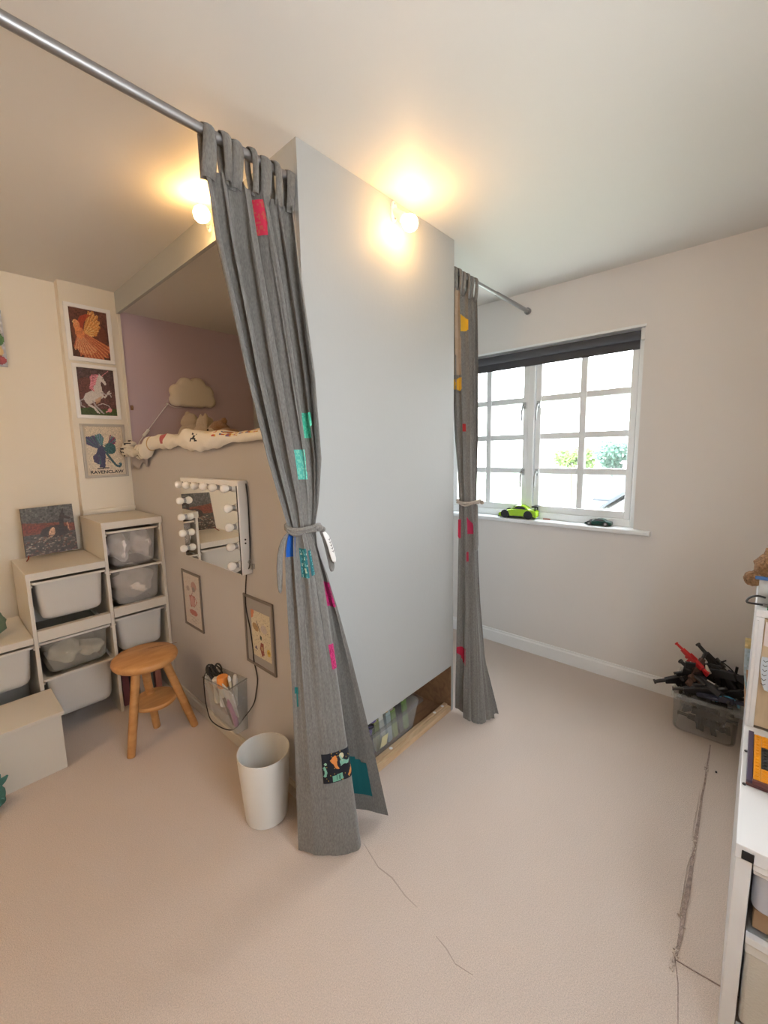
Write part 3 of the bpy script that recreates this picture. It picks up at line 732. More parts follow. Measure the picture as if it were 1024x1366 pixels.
c.poly([(0,0),(.18,0),(.10,.16),(0,.2)], (.62,.22,.10)); c.ell(.22,.36,.17,.08,(.40,.26,.12),1,.5); c.line([(.28,.22),(.40,.36),(.46,.42)], .03, (.05,.04,.04)); c.ell(.66,.34,.16,.09,(.55,.50,.48)); c.ell(.48,.55,.05,.05,(.04,.08,.05)); c.poly([(.40,.80),(.46,.66),(.60,.66),(.62,.90),(.50,.96)], (.26,.06,.05)); c.ell(.52,.78,.06,.05,(.45,.30,.15)); c.poly([(.12,.84),(.2,.76),(.28,.86)], (.10,.08,.16)); c.ell(.86,.80,.09,.08,(.70,.50,.10)); c.ell(.86,.80,.03,.03,(.35,.18,.05))
for k in range(150): c.ell(c.rs.rand(), c.rs.rand(), .014, .007, [(.30,.24,.18),(.12,.09,.08),(.46,.30,.20)][k % 3], .8)
side_pic(.276, .510, .498, .821, 'grey framed print of insects and flowers with a wide mount, beside the near curtain', c, m_fr, .012, margin=((.055,.062,.030,.050), (.36,.345,.335)))

# ================================================================ mirror with bulbs
mir = thing('vanity_mirror', (-.025, .71, .93), 'white edged mirror with round bulbs around it on the grey bed side', 'mirror')
MY0, MY1, MZ0, MZ1, MX = .424, .990, .926, 1.330, -.046
ob('mirror_case', MB().box(MX, -.0005, MY0, MY1, MZ0, MZ1), m_white, mir, bevel=.003)
ob('mirror_glass', MB().box(MX-.002, MX-.0002, MY0+.010, MY1-.004, MZ0+.004, MZ1-.022), m_mirror, mir, smooth=0)
ob('dark_edge', MB().box(MX-.0026, MX-.0002, MY0+.006, MY0+.010, MZ0+.002, MZ1-.02), m_black, mir, smooth=0)
bz = 1.298
spots = [(y, bz) for y in (.940,.862,.778,.694,.608,.470+.045)]
spots = [(.955-.0892*k, bz) for k in range(6)] + [(.470, z) for z in (1.215,1.133,1.048,.965)] + [(.955, z) for z in (1.215,1.132,1.050,.972)]
spots[5] = (.490, bz)
for y, z in spots:
    b = ob('mirror_bulb', MB().lathe([(.002,.0395),(.010,.038),(.0165,.032),(.019,.022),(.0165,.012),(.011,.006),(.010,0)][::-1], (0,0,0), 14).move(Matrix.Translation((MX-.002,y,z)) @ Matrix.Rotation(R(-90),4,'Y')), m_bulboff, mir, smooth=180)
    ob('bulb_socket', MB().cyl((MX-.002,y,z), (MX-.008,y,z), .0125, n=14), m_steel2, b)
ob('switch_button', MB().cyl((-.026,MY0,1.08),(-.026,MY0-.002,1.08),.004,n=8).cyl((-.026,MY0,1.064),(-.026,MY0-.002,1.064),.004,n=8), m_black, mir)
cord = tag(ob('power_cable', MB().tube([crv([(-.010,.418,1.318),(-.008,.414,1.25),(-.008,.415,1.15),(-.010,.416,1.05),(-.020,.412,.965),(-.012,.455,.925),(-.006,.490,.800),(-.006,.488,.74),(-.006,.466,.66),(-.006,.452,.56),(-.006,.452,.52),(-.006,.430,.44),(-.006,.450,.36),(-.010,.470,.30),(-.022,.530,.22),(-.060,.600,.135),(-.108,.690,.160),(-.108,.745,.215),(-.104,.765,.30),(-.098,.770,.36),(-.07,.772,.385),(-.05,.76,.37)], k/110) for k in range(111)], .0028, 6), m_black), 'thin black cable hanging from the mirror down the grey bed side', 'cable')
cl = tag(ob('cable_clip', MB().box(-.016,-.0005,.402,.412,.950,.972).tube([(-.02,.407,.975),(-.030,.405,.985),(-.016,.407,.995)], .003, 6), m_clear), 'small clear clip holding the black cable beside the mirror', 'clip')

# ================================================================ stair-shaped storage unit with bins
YF = 1.404
un = thing('storage_unit', (-.5, 1.6, 0), 'pale stair-stepped storage unit full of pull-out bins against the left wall', 'storage unit')
def board(n, *a): return ob(n, MB().box(*a), m_unit, un, bevel=.0015)
XT, XM, XLO, XE = -.306, -.640, -.975, -1.31
board('side_panel', -.018, -.003, YF+.002, YP-.014, 0, 1.052)
board('side_panel', XT-.002, XT+.014, YF+.002, YP-.014, 0, 1.052)
board('side_panel', XM-.002, XM+.014, YF+.002, 1.842, 0, .850)
board('side_panel', XLO-.002, XLO+.014, YF+.002, 1.842, 0, .534)
board('top_panel', XT-.004, -.002, YF-.006, YP-.013, 1.052, 1.090)
board('top_panel', XM-.004, XT-.004, YF-.006, 1.843, .850, .886)
board('top_panel', XLO-.004, XM-.004, YF-.006, 1.843, .534, .566)
board('front_rail', XT+.015, -.019, YF, YF+.035, .556, .606)
board('front_rail', XM+.015, XT-.003, YF, YF+.035, .532, .590)
board('back_panel', XT+.014, -.018, 1.828, 1.834, 0, 1.05)
board('back_panel', XM+.014, XT-.002, 1.832, 1.838, 0, .85)
board('back_panel', XLO+.014, XM-.002, 1.832, 1.838, 0, .53)
for (xa, xb, zz) in ((XT+.014,-.018,(1.036,.822,.536)), (XM+.014,XT-.002,(.835,.527,.331)), (XLO+.014,XM-.002,(.522,))):
    for z in zz:
        ob('bin_runner', MB().box(xa, xa+.006, YF+.004, 1.82, z-.022, z-.014), m_unit, un, smooth=0)
        ob('bin_runner', MB().box(xb-.006, xb, YF+.004, 1.82, z-.022, z-.014), m_unit, un, smooth=0)
def rrect(x0, x1, y0, y1, r, z, n=5):
    P = []
    for cx_, cy_, a0 in ((x1-r,y1-r,0),(x0+r,y1-r,90),(x0+r,y0+r,180),(x1-r,y0+r,270)):
        for k in range(n+1):
            a = R(a0 + 90*k/n); P.append((cx_+r*math.cos(a), cy_+r*math.sin(a), z))
    return P
def tub(xa, xb, y0, y1, ztop, h, m, label, group=None, lip=.012, taper=.016, name='storage_bin', rim_m=None, lipz=.010, cat='bin', rbot=.034):
    t = thing(name, ((xa+xb)/2, (y0+y1)/2, ztop-h), label, cat, group)
    x0, x1, yy0, yy1 = xa+lip, xb-lip, y0+lip, y1-.006
    outer = []; inner = []
    prof = [(0,0)] + [(taper*k/3*.8, -(h-rbot)*k/3) for k in (1,2,3)] + [(taper*.8 + rbot*.72*(1-math.cos(R(a))), -(h-rbot) - rbot*math.sin(R(a))) for a in (22,45,68,90)]
    for d, z in prof: outer.append(rrect(x0+d, x1-d, yy0+d*.6, yy1-d*.4, .03, ztop-.004+z))
    for d, z in prof[::-1]: inner.append(rrect(x0+d+.003, x1-d-.003, yy0+d*.6+.003, yy1-d*.4-.003, .028, ztop-.004+z+(.003 if z < 0 else 0)))
    ob('bin_body', MB().loft(outer+inner), m, t, smooth=50)
    ri = [rrect(xa, xb, y0, y1, .012, ztop-lipz), rrect(xa, xb, y0, y1, .012, ztop), rrect(x0+.002, x1-.002, yy0+.002, yy1-.002, .028, ztop), rrect(x0+.002, x1-.002, yy0+.002, yy1-.002, .028, ztop-lipz)]
    ri.append(ri[0]); ob('rim', MB().loft(ri, False), rim_m or m_unit, t, smooth=40)
    return t
def cloth_lump(c, r, col_m, label, seed, group=None, cat='clothes'):
    q = random.Random(seed); ph = [q.uniform(0,6) for _ in range(6)]
    fn = lambda d: 1 + .13*math.sin(5*d.x+ph[0]) + .12*math.sin(6*d.z+ph[1]+3*d.x) + .08*math.sin(11*d.y+7*d.x+ph[2])
    return tag(ob('folded_clothes', MB().ball(c, r, 22, 14, fn), col_m, smooth=180), label, cat, group)
m_tubA = mat('cloudy_bin_plastic', (.66,.64,.62), .35, trans=(.70,(.97,.96,.95)))
m_tubE = mat('clear_grey_bin_plastic', (.56,.55,.50), .3, trans=(.72,(.97,.96,.94)))
m_clo1 = mat('white_and_pink_clothes', (.75,.70,.70), .9, vary=(14,.25)); m_clo2 = mat('pale_clothes', (.66,.60,.54), .9, vary=(10,.3)); m_clo3 = mat('cream_clothes', (.72,.66,.55), .9, vary=(12,.2))
m_rim = mat('bin_rim_plastic', (.63,.61,.56), .35)
yb0, yb1 = 1.408, 1.80
tub(XT+.016,-.020,yb0,yb1,1.036,.205,m_tubA,'frosted bin with pale clothes showing, topmost in the tall end of the storage unit')
tub(XT+.016,-.020,yb0-.010,yb1,.822,.208,m_tubA,'frosted bin with a pinkish white bundle, second from the top in the tall end', rim_m=m_rim)
tub(XT+.016,-.020,yb0+.01,yb1,.540,.205,m_tubw,'plain frosted bin right behind the wooden stool seat', rim_m=m_rim)
tub(XM+.016,XT-.004,yb0-.012,yb1,.838,.200,m_tubw,'plain frosted bin under the dark leaning painting', rim_m=m_rim)
tub(XM+.016,XT-.004,yb0+.004,yb1,.524,.180,m_tubE,'see-through bin with cream cloth inside, second down in the middle of the unit', rim_m=m_rim)
tub(XM+.016,XT-.004,yb0-.012,yb1,.336,.230,m_tubw,'deep frosted bin lowest in the middle of the unit, left of the stool', rim_m=m_rim)
tub(XLO+.016,XM-.004,yb0-.012,yb1,.524,.190,m_tubw,'frosted bin at the left edge above the floor step', rim_m=m_rim)
cloth_lump((-.212,1.505,.93),(.062,.075,.078),m_clo1,'pale bundle on the left inside the topmost frosted bin',1)
cloth_lump((-.098,1.495,.94),(.052,.065,.078),m_clo1,'white bundle on the right inside the topmost frosted bin',2)
cloth_lump((-.15,1.515,.715),(.108,.098,.088),m_clo2,'pinkish white bundle inside the second frosted bin of the tall end',3)
cloth_lump((-.505,1.505,.42),(.075,.065,.055),m_clo3,'cream bundle on the left inside the see-through middle bin',4)
cloth_lump((-.405,1.51,.40),(.060,.070,.038),m_clo3,'flat cream bundle on the right inside the see-through middle bin',5)
# things in the open bay behind the stool
m_mag = [mat('magazine_cover_%d' % i, c_, .4) for i, c_ in enumerate(((.20,.07,.09),(.09,.07,.12),(.42,.38,.34),(.10,.12,.13),(.30,.12,.10)))]
labs = ['dark red book upright behind the front leg of the stool','purple-black book standing in the open bay behind the stool','cream book standing in the open bay behind the stool','charcoal book standing in the open bay behind the stool','brick red book standing in the open bay behind the stool']
for i in range(5):
    x = XT+.03 + i*.044
    bk = thing('book', (x+.018,1.55,0), labs[i], 'book', None)
    ob('cover', MB().box(x,x+.003,1.45,1.66,.001,.27-.012*i).box(x+.029,x+.032,1.45,1.66,.001,.27-.012*i).box(x+.003,x+.029,1.45,1.453,.001,.27-.012*i), m_mag[i], bk, smooth=0)
    ob('pages', MB().box(x+.003,x+.029,1.453,1.655,.004,.266-.012*i), m_cottonw, bk, smooth=0)

# low step box in front of the unit
st = thing('step_box', (-.85,1.26,0), 'low plain box with a flat lid on the carpet at the left edge', 'box')
ob('box_body', MB().box(-1.22,-.612,1.128,1.400,0,.266), m_unit, st, bevel=.002)
ob('lid', MB().box(-1.225,-.602,1.116,1.400,.267,.285), m_unit, st, bevel=.002)

# ================================================================ stool
sl_ = thing('stool', (-.25,1.03,0), 'round three-legged wooden stool with a split in its seat', 'stool')
sc = Vector((-.266,1.048,0))
ob('seat', MB().lathe([(.10,.410),(.138,.412),(.147,.420),(.150,.432),(.147,.444),(.140,.450),(.001,.4515)], tuple(sc), 40), m_stool, sl_, smooth=45)
ob('seat_crack', MB().box(-.012,.125,-.0011,.0011,.4508,.4520).move(Matrix.Translation((sc.x+.045,sc.y+.055,0)) @ Matrix.Rotation(R(-22),4,'Z')), m_chip, sl_, smooth=0)
legs = [((-.325,1.0),(-.392,.968)), ((-.195,1.0),(-.082,.970)), ((-.262,1.10),(-.222,1.115))]
for a, b in legs:
    mb = MB(); p0 = Vector((a[0],a[1],.412)); p1 = Vector((b[0],b[1],.001)); d = (p1-p0)
    mb.tube([p0, p0+d*.3, p0+d*.7, p1], [.019,.018,.0175,.016], 4)
    ob('leg', MB().tube([p0, p0+d*.3, p0+d*.7, p1], [.021,.020,.020,.018], 10), m_stool, sl_, smooth=60)
ob('lower_shelf', MB().lathe([(.001,0),(.100,0),(.106,.006),(.106,.016),(.100,.022),(.001,.022)], (sc.x+.025,sc.y+.0,.185), 32), m_stool, sl_, smooth=45)

# waste bin
wb = thing('waste_bin', (-.133,.198,0), 'round white waste bin on the carpet left of the near curtain', 'bin')
ob('bin_shell', MB().lathe([(.001,.0),(.076,.0),(.082,.004),(.092,.14),(.1015,.276),(.1015,.280),(.0985,.280),(.0975,.272),(.089,.14),(.079,.008),(.001,.008)], (-.133,.198,.0005), 40), m_bin, wb, smooth=50)

# ================================================================ cloth patches on the curtains
def flat(col, col2=None, seed=1, sc=4):
    q = np.random.RandomState(seed).rand(40, 40)
    def fn(s, t):
        if col2 is None: return col
        return col if q[int(s*sc*4) % 40, int(t*sc*4) % 40] > .35 else col2
    return fn
def letters(bg, fg, seed):
    cvs = Canvas(30, 44, bg, 1.4); q = cvs.rs = np.random.RandomState(seed)
    for r_ in range(5):
        y = .08 + r_*.2
        for k in range(3):
            x = .12 + k*.3; c_ = fg[(r_+k) % len(fg)]
            cvs.line([(x, y), (x+.12, y+.12*q.rand()), (x+.03, y+.13), (x+.2, y+.10*q.rand()+.04)], .05, c_)
    return lambda s, t: tuple(cvs.a[min(43, int(t*44)), min(29, int(s*30))])
mg, mg2 = (.52,.02,.16), (.34,.015,.10)
tl_ = (.02,.17,.19)
patch(ROWS1, cur1, .49, .56, .010, .056, flat((.62,.03,.08), (.55,.10,.08), 3), m_vcolf, label='bright pink cloth patch')
patch(ROWS1, cur1, .74, .84, .298, .335, flat((.05,.42,.28), (.10,.55,.38), 5), m_vcolf, label='green cloth patch')
patch(ROWS1, cur1, .535, .60, .352, .396, flat((.10,.50,.42), (.20,.62,.50), 6), m_vcolf, label='turquoise cloth patch')
patch(ROWS1, cur1, .045, .15, .474, .508, flat((.005,.09,.42)), m_vcolf, label='plain blue cloth patch')
patch(ROWS1, cur1, .275, .36, .496, .540, letters(tl_, [(.45,.60,.50),(.10,.35,.38)], 3), m_vcolf, label='teal patterned cloth patch')
patch(ROWS1, cur1, .405, .52, .500, .538, letters((.015,.13,.15), [(.20,.50,.50),(.05,.30,.33)], 5), m_vcolf, label='teal patterned cloth patch')
patch(ROWS1, cur1, .87, .985, .560, .602, flat(mg, mg2, 8), m_vcolf, label='magenta cloth patch')
patch(ROWS1, cur1, .535, .600, .650, .690, flat((.56,.04,.18), mg2, 9), m_vcolf, label='magenta cloth patch')
patch(ROWS1, cur1, .060, .115, .713, .745, lambda s, t: (.01,.17,.17) if (t < .35 or .35 < s < .75) else None, m_vcolf, label='small teal cloth letter')
dn = Canvas(56, 44, (.008,.010,.018), .8)
for k in range(26): dn.ell(dn.rs.rand(), dn.rs.rand(), .016, .02, (.42,.28,.05))
dn.poly([(.34,.16),(.46,.10),(.50,.22),(.48,.44),(.54,.60),(.44,.56),(.36,.38),(.28,.26)], (.70,.25,.06)); dn.poly([(.56,.34),(.70,.30),(.86,.40),(.94,.36),(.88,.50),(.70,.48),(.60,.52)], (.20,.45,.35)); dn.ell(.66,.18,.09,.10,(.62,.58,.38)); dn.line([(.60,.20),(.68,.34)], .06, (.30,.50,.38))
dn.poly([(.30,.78),(.62,.74),(.64,.96),(.30,.98)], (.16,.42,.30)); dn.line([(.44,.80),(.44,.92)], .03, (.03,.10,.08)); dn.line([(.52,.80),(.52,.92)], .03, (.03,.10,.08)); dn.poly([(.80,.92),(.92,.72),(1,.68),(1,.84),(.90,.92)], (.62,.24,.06)); dn.line([(.06,.46),(.10,.62),(.06,.74)], .07, (.20,.45,.34)); dn.ell(.10,.34,.04,.05,(.30,.50,.36))
patch(ROWS1, cur1, .31, .592, .822, .872, lambda s, t: tuple(dn.a[min(43, int(t*44)), min(55, int(s*56))]), m_vcolf, label='navy cloth patch printed with small animals', nu=56, nv=44)
patch(ROWS1, cur1, .84, .94, .875, .962, lambda s, t: (.005,.13,.15) if t > .25*s else None, m_vcolf, label='dark teal cloth patch')
# care label hanging from the knot
lb = MB(); Pp = [(-.048,-.120,1.185),(-.030,-.124,1.15),(-.014,-.122,1.10),(.000,-.116,1.062)]
lb.loft([[(p[0]-w_, p[1]+w_*.5, p[2]) for w_ in (-.009,.009)] for p in Pp], False, False)
lb_o = ob('care_label', lb, m_white, cur1, solid=.001, sub=1); lb_o['label'] = 'white label with dark writing'
for k in range(5):
    z = 1.155 - k*.011; x = -.030 + k*.0038
    ob('label_writing', MB().tube([(x-.004,-.1275,z),(x+.001,-.1285,z-.004),(x+.003,-.1275,z+.003)], .0008, 5), m_ink, lb_o)

patch(ROWS2, cur2, .0, .20, .004, .190, flat((.40,.31,.22), (.44,.34,.25), 3), m_vcolf, label='beige cloth strip', nu=10, nv=30)
patch(ROWS2, cur2, .36, .50, .050, .088, lambda s, t: (.72,.42,.03) if t > s*.6-.1 and t < 1.15-s*.3 else None, m_vcolf, label='yellow cloth patch')
patch(ROWS2, cur2, .02, .20, .196, .226, lambda s, t: (.72,.40,.03) if abs(t-.5) < .05+s*.5 else None, m_vcolf, label='yellow cloth triangle')
patch(ROWS2, cur2, .36, .40, .300, .318, flat((.42,.03,.03)), m_vcolf, label='small red cloth patch')
patch(ROWS2, cur2, .0, .10, .525, .570, flat((.50,.02,.06)), m_vcolf, label='red cloth patch')
patch(ROWS2, cur2, .34, .46, .522, .562, lambda s, t: (.50,.03,.09) if t > s*.6 - .1 else None, m_vcolf, label='pink cloth patch')
patch(ROWS2, cur2, .25, .36, .605, .628, flat((.42,.02,.05)), m_vcolf, label='red cloth patch')
patch(ROWS2, cur2, .04, .24, .838, .878, lambda s, t: (.45,.015,.05) if t < .35 + s*.75 else None, m_vcolf, label='dark red cloth patch')

# ================================================================ inside the bed opening
mtr = tag(ob('mattress', MB().box(.03, .90, .06, YP-.005, 1.411, 1.500), m_cottonw, bevel=.02), 'white mattress inside the raised bed box', 'mattress')
# duvet: flat on the mattress, rolled over the edge of the side panel
dc = [(.80,.77,.70), (.50,.10,.11), (.03,.035,.05), (.60,.35,.08), (.10,.14,.30)]
def duvet_col(y, a):
    if 1.16 < y < 1.21 and .3 < a < .62: return (.50,.13,.14)
    if 1.355 < y < 1.365: return (.55,.40,.22)
    for (p, q) in ((.86,.45),(.74,.45)):
        if abs((y-.80)*1.0 - (a-.45)*.25*(1 if p > .8 else -1)) < .008 and .35 < a < .55: return dc[2]
    if y < .62 and .42 < a < .78:
        k = int(y*57)*7 + int(a*40)*3
        return [dc[0],dc[1],dc[0],dc[3],dc[4],dc[0],(.45,.12,.05),dc[0],(.75,.55,.15)][k % 9]
    if 1.50 < y and (int(y*70) % 5 == 0): return (.35,.30,.20)
    return dc[0]
rg = []; NY = 130; NA = 26
mb = MB(); V = []
for j in range(NY+1):
    y = lerp(.12, 1.62, j/NY); row = []
    thin = .55 + .45*smooth01((y-.3)/.6)
    dz = -.012 - .045*smooth01((y-1.30)/.35) + .006*math.sin(7*y)
    rr = (.030 + .007*math.sin(9*y+1) + .005*math.sin(23*y)) * thin
    for i in range(NA+1):
        a = i/NA
        wv = 1 + .13*math.sin(17*y + 9*a) + .10*math.sin(37*y - 13*a) + .06*math.sin(71*y + 21*a)
        if a < .62:    # around the outside edge
            th = lerp(-2.2, 1.57, a/.62)
            x = -.016 - math.cos(th-0)*rr*wv*.9 - .006; z = 1.523 + dz + math.sin(th)*rr*wv*1.25
            if th < -1.57: x = -.022
        else:
            s_ = (a-.62)/.38; x = -.022 + s_*.45; z = 1.523 + dz + rr*1.25*(1-s_*.55) + .008*math.sin(20*s_+9*y)
            z = max(z, 1.512)
        row.append((x, y, z))
    V += row
fs = []; cs = []
for j in range(NY):
    for i in range(NA):
        k = j*(NA+1)+i; fs.append((k, k+1, k+NA+2, k+NA+1)); cs.append(duvet_col(lerp(.12,1.62,(j+.5)/NY), (i+.5)/NA))
mb.v = V; mb.f = fs; mb.c = cs
m_duv = mat('printed_cotton', (.8,.8,.8), .9, vcol=True, bump=(40,.5,.01))
tag(ob('duvet', mb, m_duv, smooth=180, solid=.006), 'rumpled white duvet with small pictures hanging over the bed side edge', 'duvet')
# knotted end of the duvet by the pillar and a grey sheet corner under it
mb = MB(); q = random.Random(3)
cols = [(.74,.70,.62),(.74,.70,.62),(.05,.05,.06),(.70,.66,.58),(.45,.35,.2)]
for (c_, r_) in (((-.045,1.72,1.492),(.034,.060,.032)),((-.050,1.66,1.470),(.036,.050,.026)),((-.042,1.76,1.470),(.028,.045,.028)),((-.045,1.60,1.462),(.034,.050,.024)),((-.040,1.69,1.515),(.030,.050,.020))):
    p_ = [q.uniform(0,6) for _ in range(3)]
    mb.ball(c_, r_, 16, 10, lambda d: 1 + .18*math.sin(6*d.x+p_[0]+4*d.z) + .12*math.sin(9*d.y+p_[1]))
mb.c = [cols[0] if (math.sin(i*.37)+math.sin(i*.113)) < 1.1 else cols[2] for i in range(len(mb.f))]
tag(ob('crumpled_cover', mb, m_duv, smooth=180), 'crumpled black and white cloth at the pillar end of the bed edge', 'cover')
m_sheet = mat('grey_sheet', (.38,.36,.38), .9, bump=(60,.3,.006))
mb = MB().loft([[(-.006-.010*abs(math.sin(k*.9)), lerp(1.80,1.50,k/9), z + (.0 if j == 0 else (.018*math.sin(k*1.3) + .035*(k/9)))) for k in range(10)] for j, z in enumerate((1.452,1.42,1.385,1.36))], False, False)
tag(ob('bed_sheet', mb, m_sheet, smooth=180, solid=.003), 'grey sheet corner drooping under the crumpled cloth', 'sheet')
# soft toys behind the duvet
def plush(name, label, base, parts, m):
    t = thing(name, base, label, 'soft toy')
    for nm, c_, r_, mm in parts:
        p_ = rnd.uniform(0, 6)
        ob(nm, MB().ball((base[0]+c_[0], base[1]+c_[1], base[2]+c_[2]), r_, 18, 12, lambda d: 1+.05*math.sin(7*d.x+p_)+.05*math.sin(8*d.z+p_)), mm or m, t, smooth=180)
    return t
plush('soft_toy', 'cream fluffy soft toy sitting nearest the pillar, under the cloud lamp', (.30,1.60,1.502), [('body',(0,0,.07),(.075,.10,.075),None),('head',(0,.0,.145),(.055,.07,.060),None),('ear',(0,.035,.195),(.02,.02,.028),None)], m_plushc)
plush('soft_toy', 'cream soft toy with an upright ear, middle one on the bed', (.28,1.36,1.502), [('body',(0,0,.06),(.07,.09,.070),None),('head',(0,.0,.125),(.05,.06,.050),None),('ear',(-.02,-.06,.14),(.015,.015,.045),None),('ear',(0,.05,.14),(.015,.018,.045),None)], m_plushc)
plush('soft_toy', 'brown teddy bear lying on the duvet next to the near curtain', (.22,1.00,1.505), [('body',(0,-.02,.035),(.06,.08,.045),None),('head',(-.01,.04,.075),(.05,.055,.045),None),('ear',(0,.085,.105),(.016,.018,.018),None),('ear',(0,.005,.115),(.016,.018,.018),None),('muzzle',(-.055,.045,.062),(.02,.024,.018),m_plushc),('paw',(-.06,.125,.035),(.025,.03,.022),m_plushc),('paw',(-.07,-.05,.030),(.025,.03,.020),m_plushc),('nose',(-.076,.045,.068),(.005,.007,.005),m_black)], m_plushb)
# cloud lamp
cl_c = (.43, YP-.0005, 1.872)
pts = []
lob = [(-.115,-.055,.045),(-.105,.005,.050),(-.045,.045,.058),(.035,.050,.060),(.100,.010,.050),(.115,-.05,.045)]
def cloud_pts(sc, n=72):
    P = []
    for k in range(n):
        a = 2*math.pi*k/n; dx, dz = math.cos(a), math.sin(a); best = .0
        for (cx_, cz_, r_) in lob + [(0,-.03,.07),(-.05,-.05,.05),(.05,-.05,.05)]:
            # ray from centre to the far side of the lobe
            b = dx*cx_ + dz*(cz_+.01); dsc = b*b - (cx_*cx_ + (cz_+.01)**2 - r_*r_)
            if dsc > 0: best = max(best, b + math.sqrt(dsc))
        x, z = dx*best, dz*best - .01
        z = max(z, -.098 + .10*max(0, abs(x)-.11))
        P.append((x*sc, z*sc))
    return P
t = thing('cloud_lamp', (.43, YP, 1.78), 'white cloud-shaped lamp on the lilac wall of the bed opening', 'lamp')
rings = [[(cl_c[0]+p[0]*1.02, YP-d, cl_c[2]+p[1]) for p in cloud_pts(s_)] for d, s_ in ((.0005,.94),(.006,.98),(.020,1.0),(.032,.985),(.040,.95),(.046,.88),(.050,.76),(.053,.5))]
ob('lamp_shade', MB().loft(rings), mat('opal_lamp_plastic', (.72,.66,.56), .4), t, smooth=60)
cd = tag(ob('lamp_cable', MB().tube([crv([(.36,YP-.006,1.775),(.32,YP-.008,1.768),(.285,YP-.008,1.775),(.262,YP-.008,1.790),(.256,YP-.008,1.782),(.19,YP-.010,1.700),(.12,YP-.010,1.610),(.06,YP-.02,1.535),(.05,YP-.03,1.51)], k/60) for k in range(61)], .0022, 6), m_white), 'thin white cable with a switch running from the cloud lamp down the lilac wall', 'cable')
ob('inline_switch', MB().box(-.009,.009,-.010,.010,-.028,.028).move(Matrix.Translation((.105,YP-.014,1.592)) @ Matrix.Rotation(R(39),4,'Y')), m_white, cd, bevel=.003)
ob('cable_hook', MB().box(.252,.262,YP-.012,YP-.0005,1.782,1.796), m_white, cd, bevel=.002)
hk = thing('wall_hook', (.035, YP, 1.73), 'small brown hook on the lilac wall beside the pillar', 'hook')
ob('hook_plate', MB().box(.030,.046,YP-.005,YP-.0005,1.735,1.765), m_chip, hk, bevel=.001)
ob('hook_arm', MB().tube([(.038,YP-.005,1.745),(.038,YP-.022,1.740),(.038,YP-.026,1.755)], .003, 6), m_chip, hk)

# ================================================================ clear make-up caddy on the bed side
cq = thing('wall_caddy', (-.05,.65,.14), 'clear plastic pocket full of brushes stuck low on the grey bed side', 'caddy')
cx0, cx1, cy0, cy1, cz0 = -.098, -.002, .530, .790, .135
def caddy_wall():
    mb = MB(); t_ = .003
    # tapered pocket: front leans out, top rim higher towards the near end
    B = [(cx0+.035,cy0+.02),(cx1,cy0+.02),(cx1,cy1-.02),(cx0+.035,cy1-.02)]; Tt = [(cx0,cy0,.385),(cx1,cy0,.40),(cx1,cy1,.365),(cx0,cy1,.350)]
    b = [(p[0],p[1],cz0) for p in B]; c_ = Tt
    ins = lambda P, k: [(P[0][0]+k,P[0][1]+k,P[0][2]),(P[1][0]-k*.3,P[1][1]+k,P[1][2]),(P[2][0]-k*.3,P[2][1]-k,P[2][2]),(P[3][0]+k,P[3][1]-k,P[3][2])]
    bi = [(p[0],p[1],p[2]+t_) for p in ins(b,t_)]; ti = ins(c_,t_)
    mb.loft([b, c_, ti, bi], True); return mb
ob('pocket', caddy_wall(), m_clear, cq, smooth=0)
ob('pocket_rim', MB().tube([(cx1,cy0,.40),(cx0,cy0,.385),(cx0,cy1,.350),(cx1,cy1,.365)], .0035, 6), m_smoke, cq)
def stick(name, label, cat, a, b, ra, m1, tip=None, tl=.2, rt=None):
    t = thing(name, a, label, cat, None); a, b = Vector(a), Vector(b); c_ = b + (a-b)*tl
    ob('handle', MB().cyl(a, c_, ra*.8, ra, 10), m1, t)
    if tip: ob('head', MB().tube([c_, c_+(b-c_)*.5, b], [ra, (rt or ra)*1.1, (rt or ra)*.6], 12), tip, t)
    return t
m_or = mat('orange_cap', (.80,.28,.05), .4); m_pk = mat('pink_plastic', (.42,.12,.30), .4); m_brown = mat('brown_lacquer', (.10,.05,.035), .35)
m_crm = mat('cream_card', (.66,.60,.48), .5); m_wht2 = mat('white_wrap', (.70,.69,.68), .6)
bt = thing('bottle', (-.062,.650,.245), 'small bottle with an orange cap in the clear pocket', 'bottle')
ob('bottle_body', MB().lathe([(.001,0),(.020,0),(.021,.01),(.021,.085),(.017,.095)], (-.062,.650,.245), 16), m_wht2, bt)
ob('cap', MB().lathe([(.026,.096),(.028,.100),(.028,.140),(.024,.147),(.001,.148)], (-.062,.650,.245), 18), m_or, bt)
bt = thing('jar', (-.064,.705,.24), 'pale jar left of the orange cap in the clear pocket', 'jar')
ob('jar_body', MB().lathe([(.001,0),(.018,0),(.020,.01),(.020,.10),(.001,.102)], (-.064,.705,.24), 16), m_crm, bt)
ob('lid', MB().lathe([(.022,.100),(.023,.104),(.023,.118),(.018,.124),(.001,.125)], (-.064,.705,.24), 18), m_white, bt)
stick('makeup_brush', 'brown-handled brush leaning across the front of the clear pocket', 'brush', (-.054,.590,.165), (-.084,.655,.365), .007, m_brown, m_crm, .35, .009)
stick('lip_pencil', 'cream pencil leaning out of the clear pocket', 'pencil', (-.040,.600,.25), (-.070,.570,.425), .007, m_crm, m_white, .15)
stick('makeup_tube', 'white-capped tube at the near side of the clear pocket', 'tube', (-.040,.580,.26), (-.045,.560,.425), .010, m_crm, m_wht2, .3, .011)
stick('hair_comb', 'purple-pink plastic comb low in the clear pocket', 'comb', (-.045,.575,.160), (-.055,.610,.290), .014, m_pk, m_pk, .4, .018)
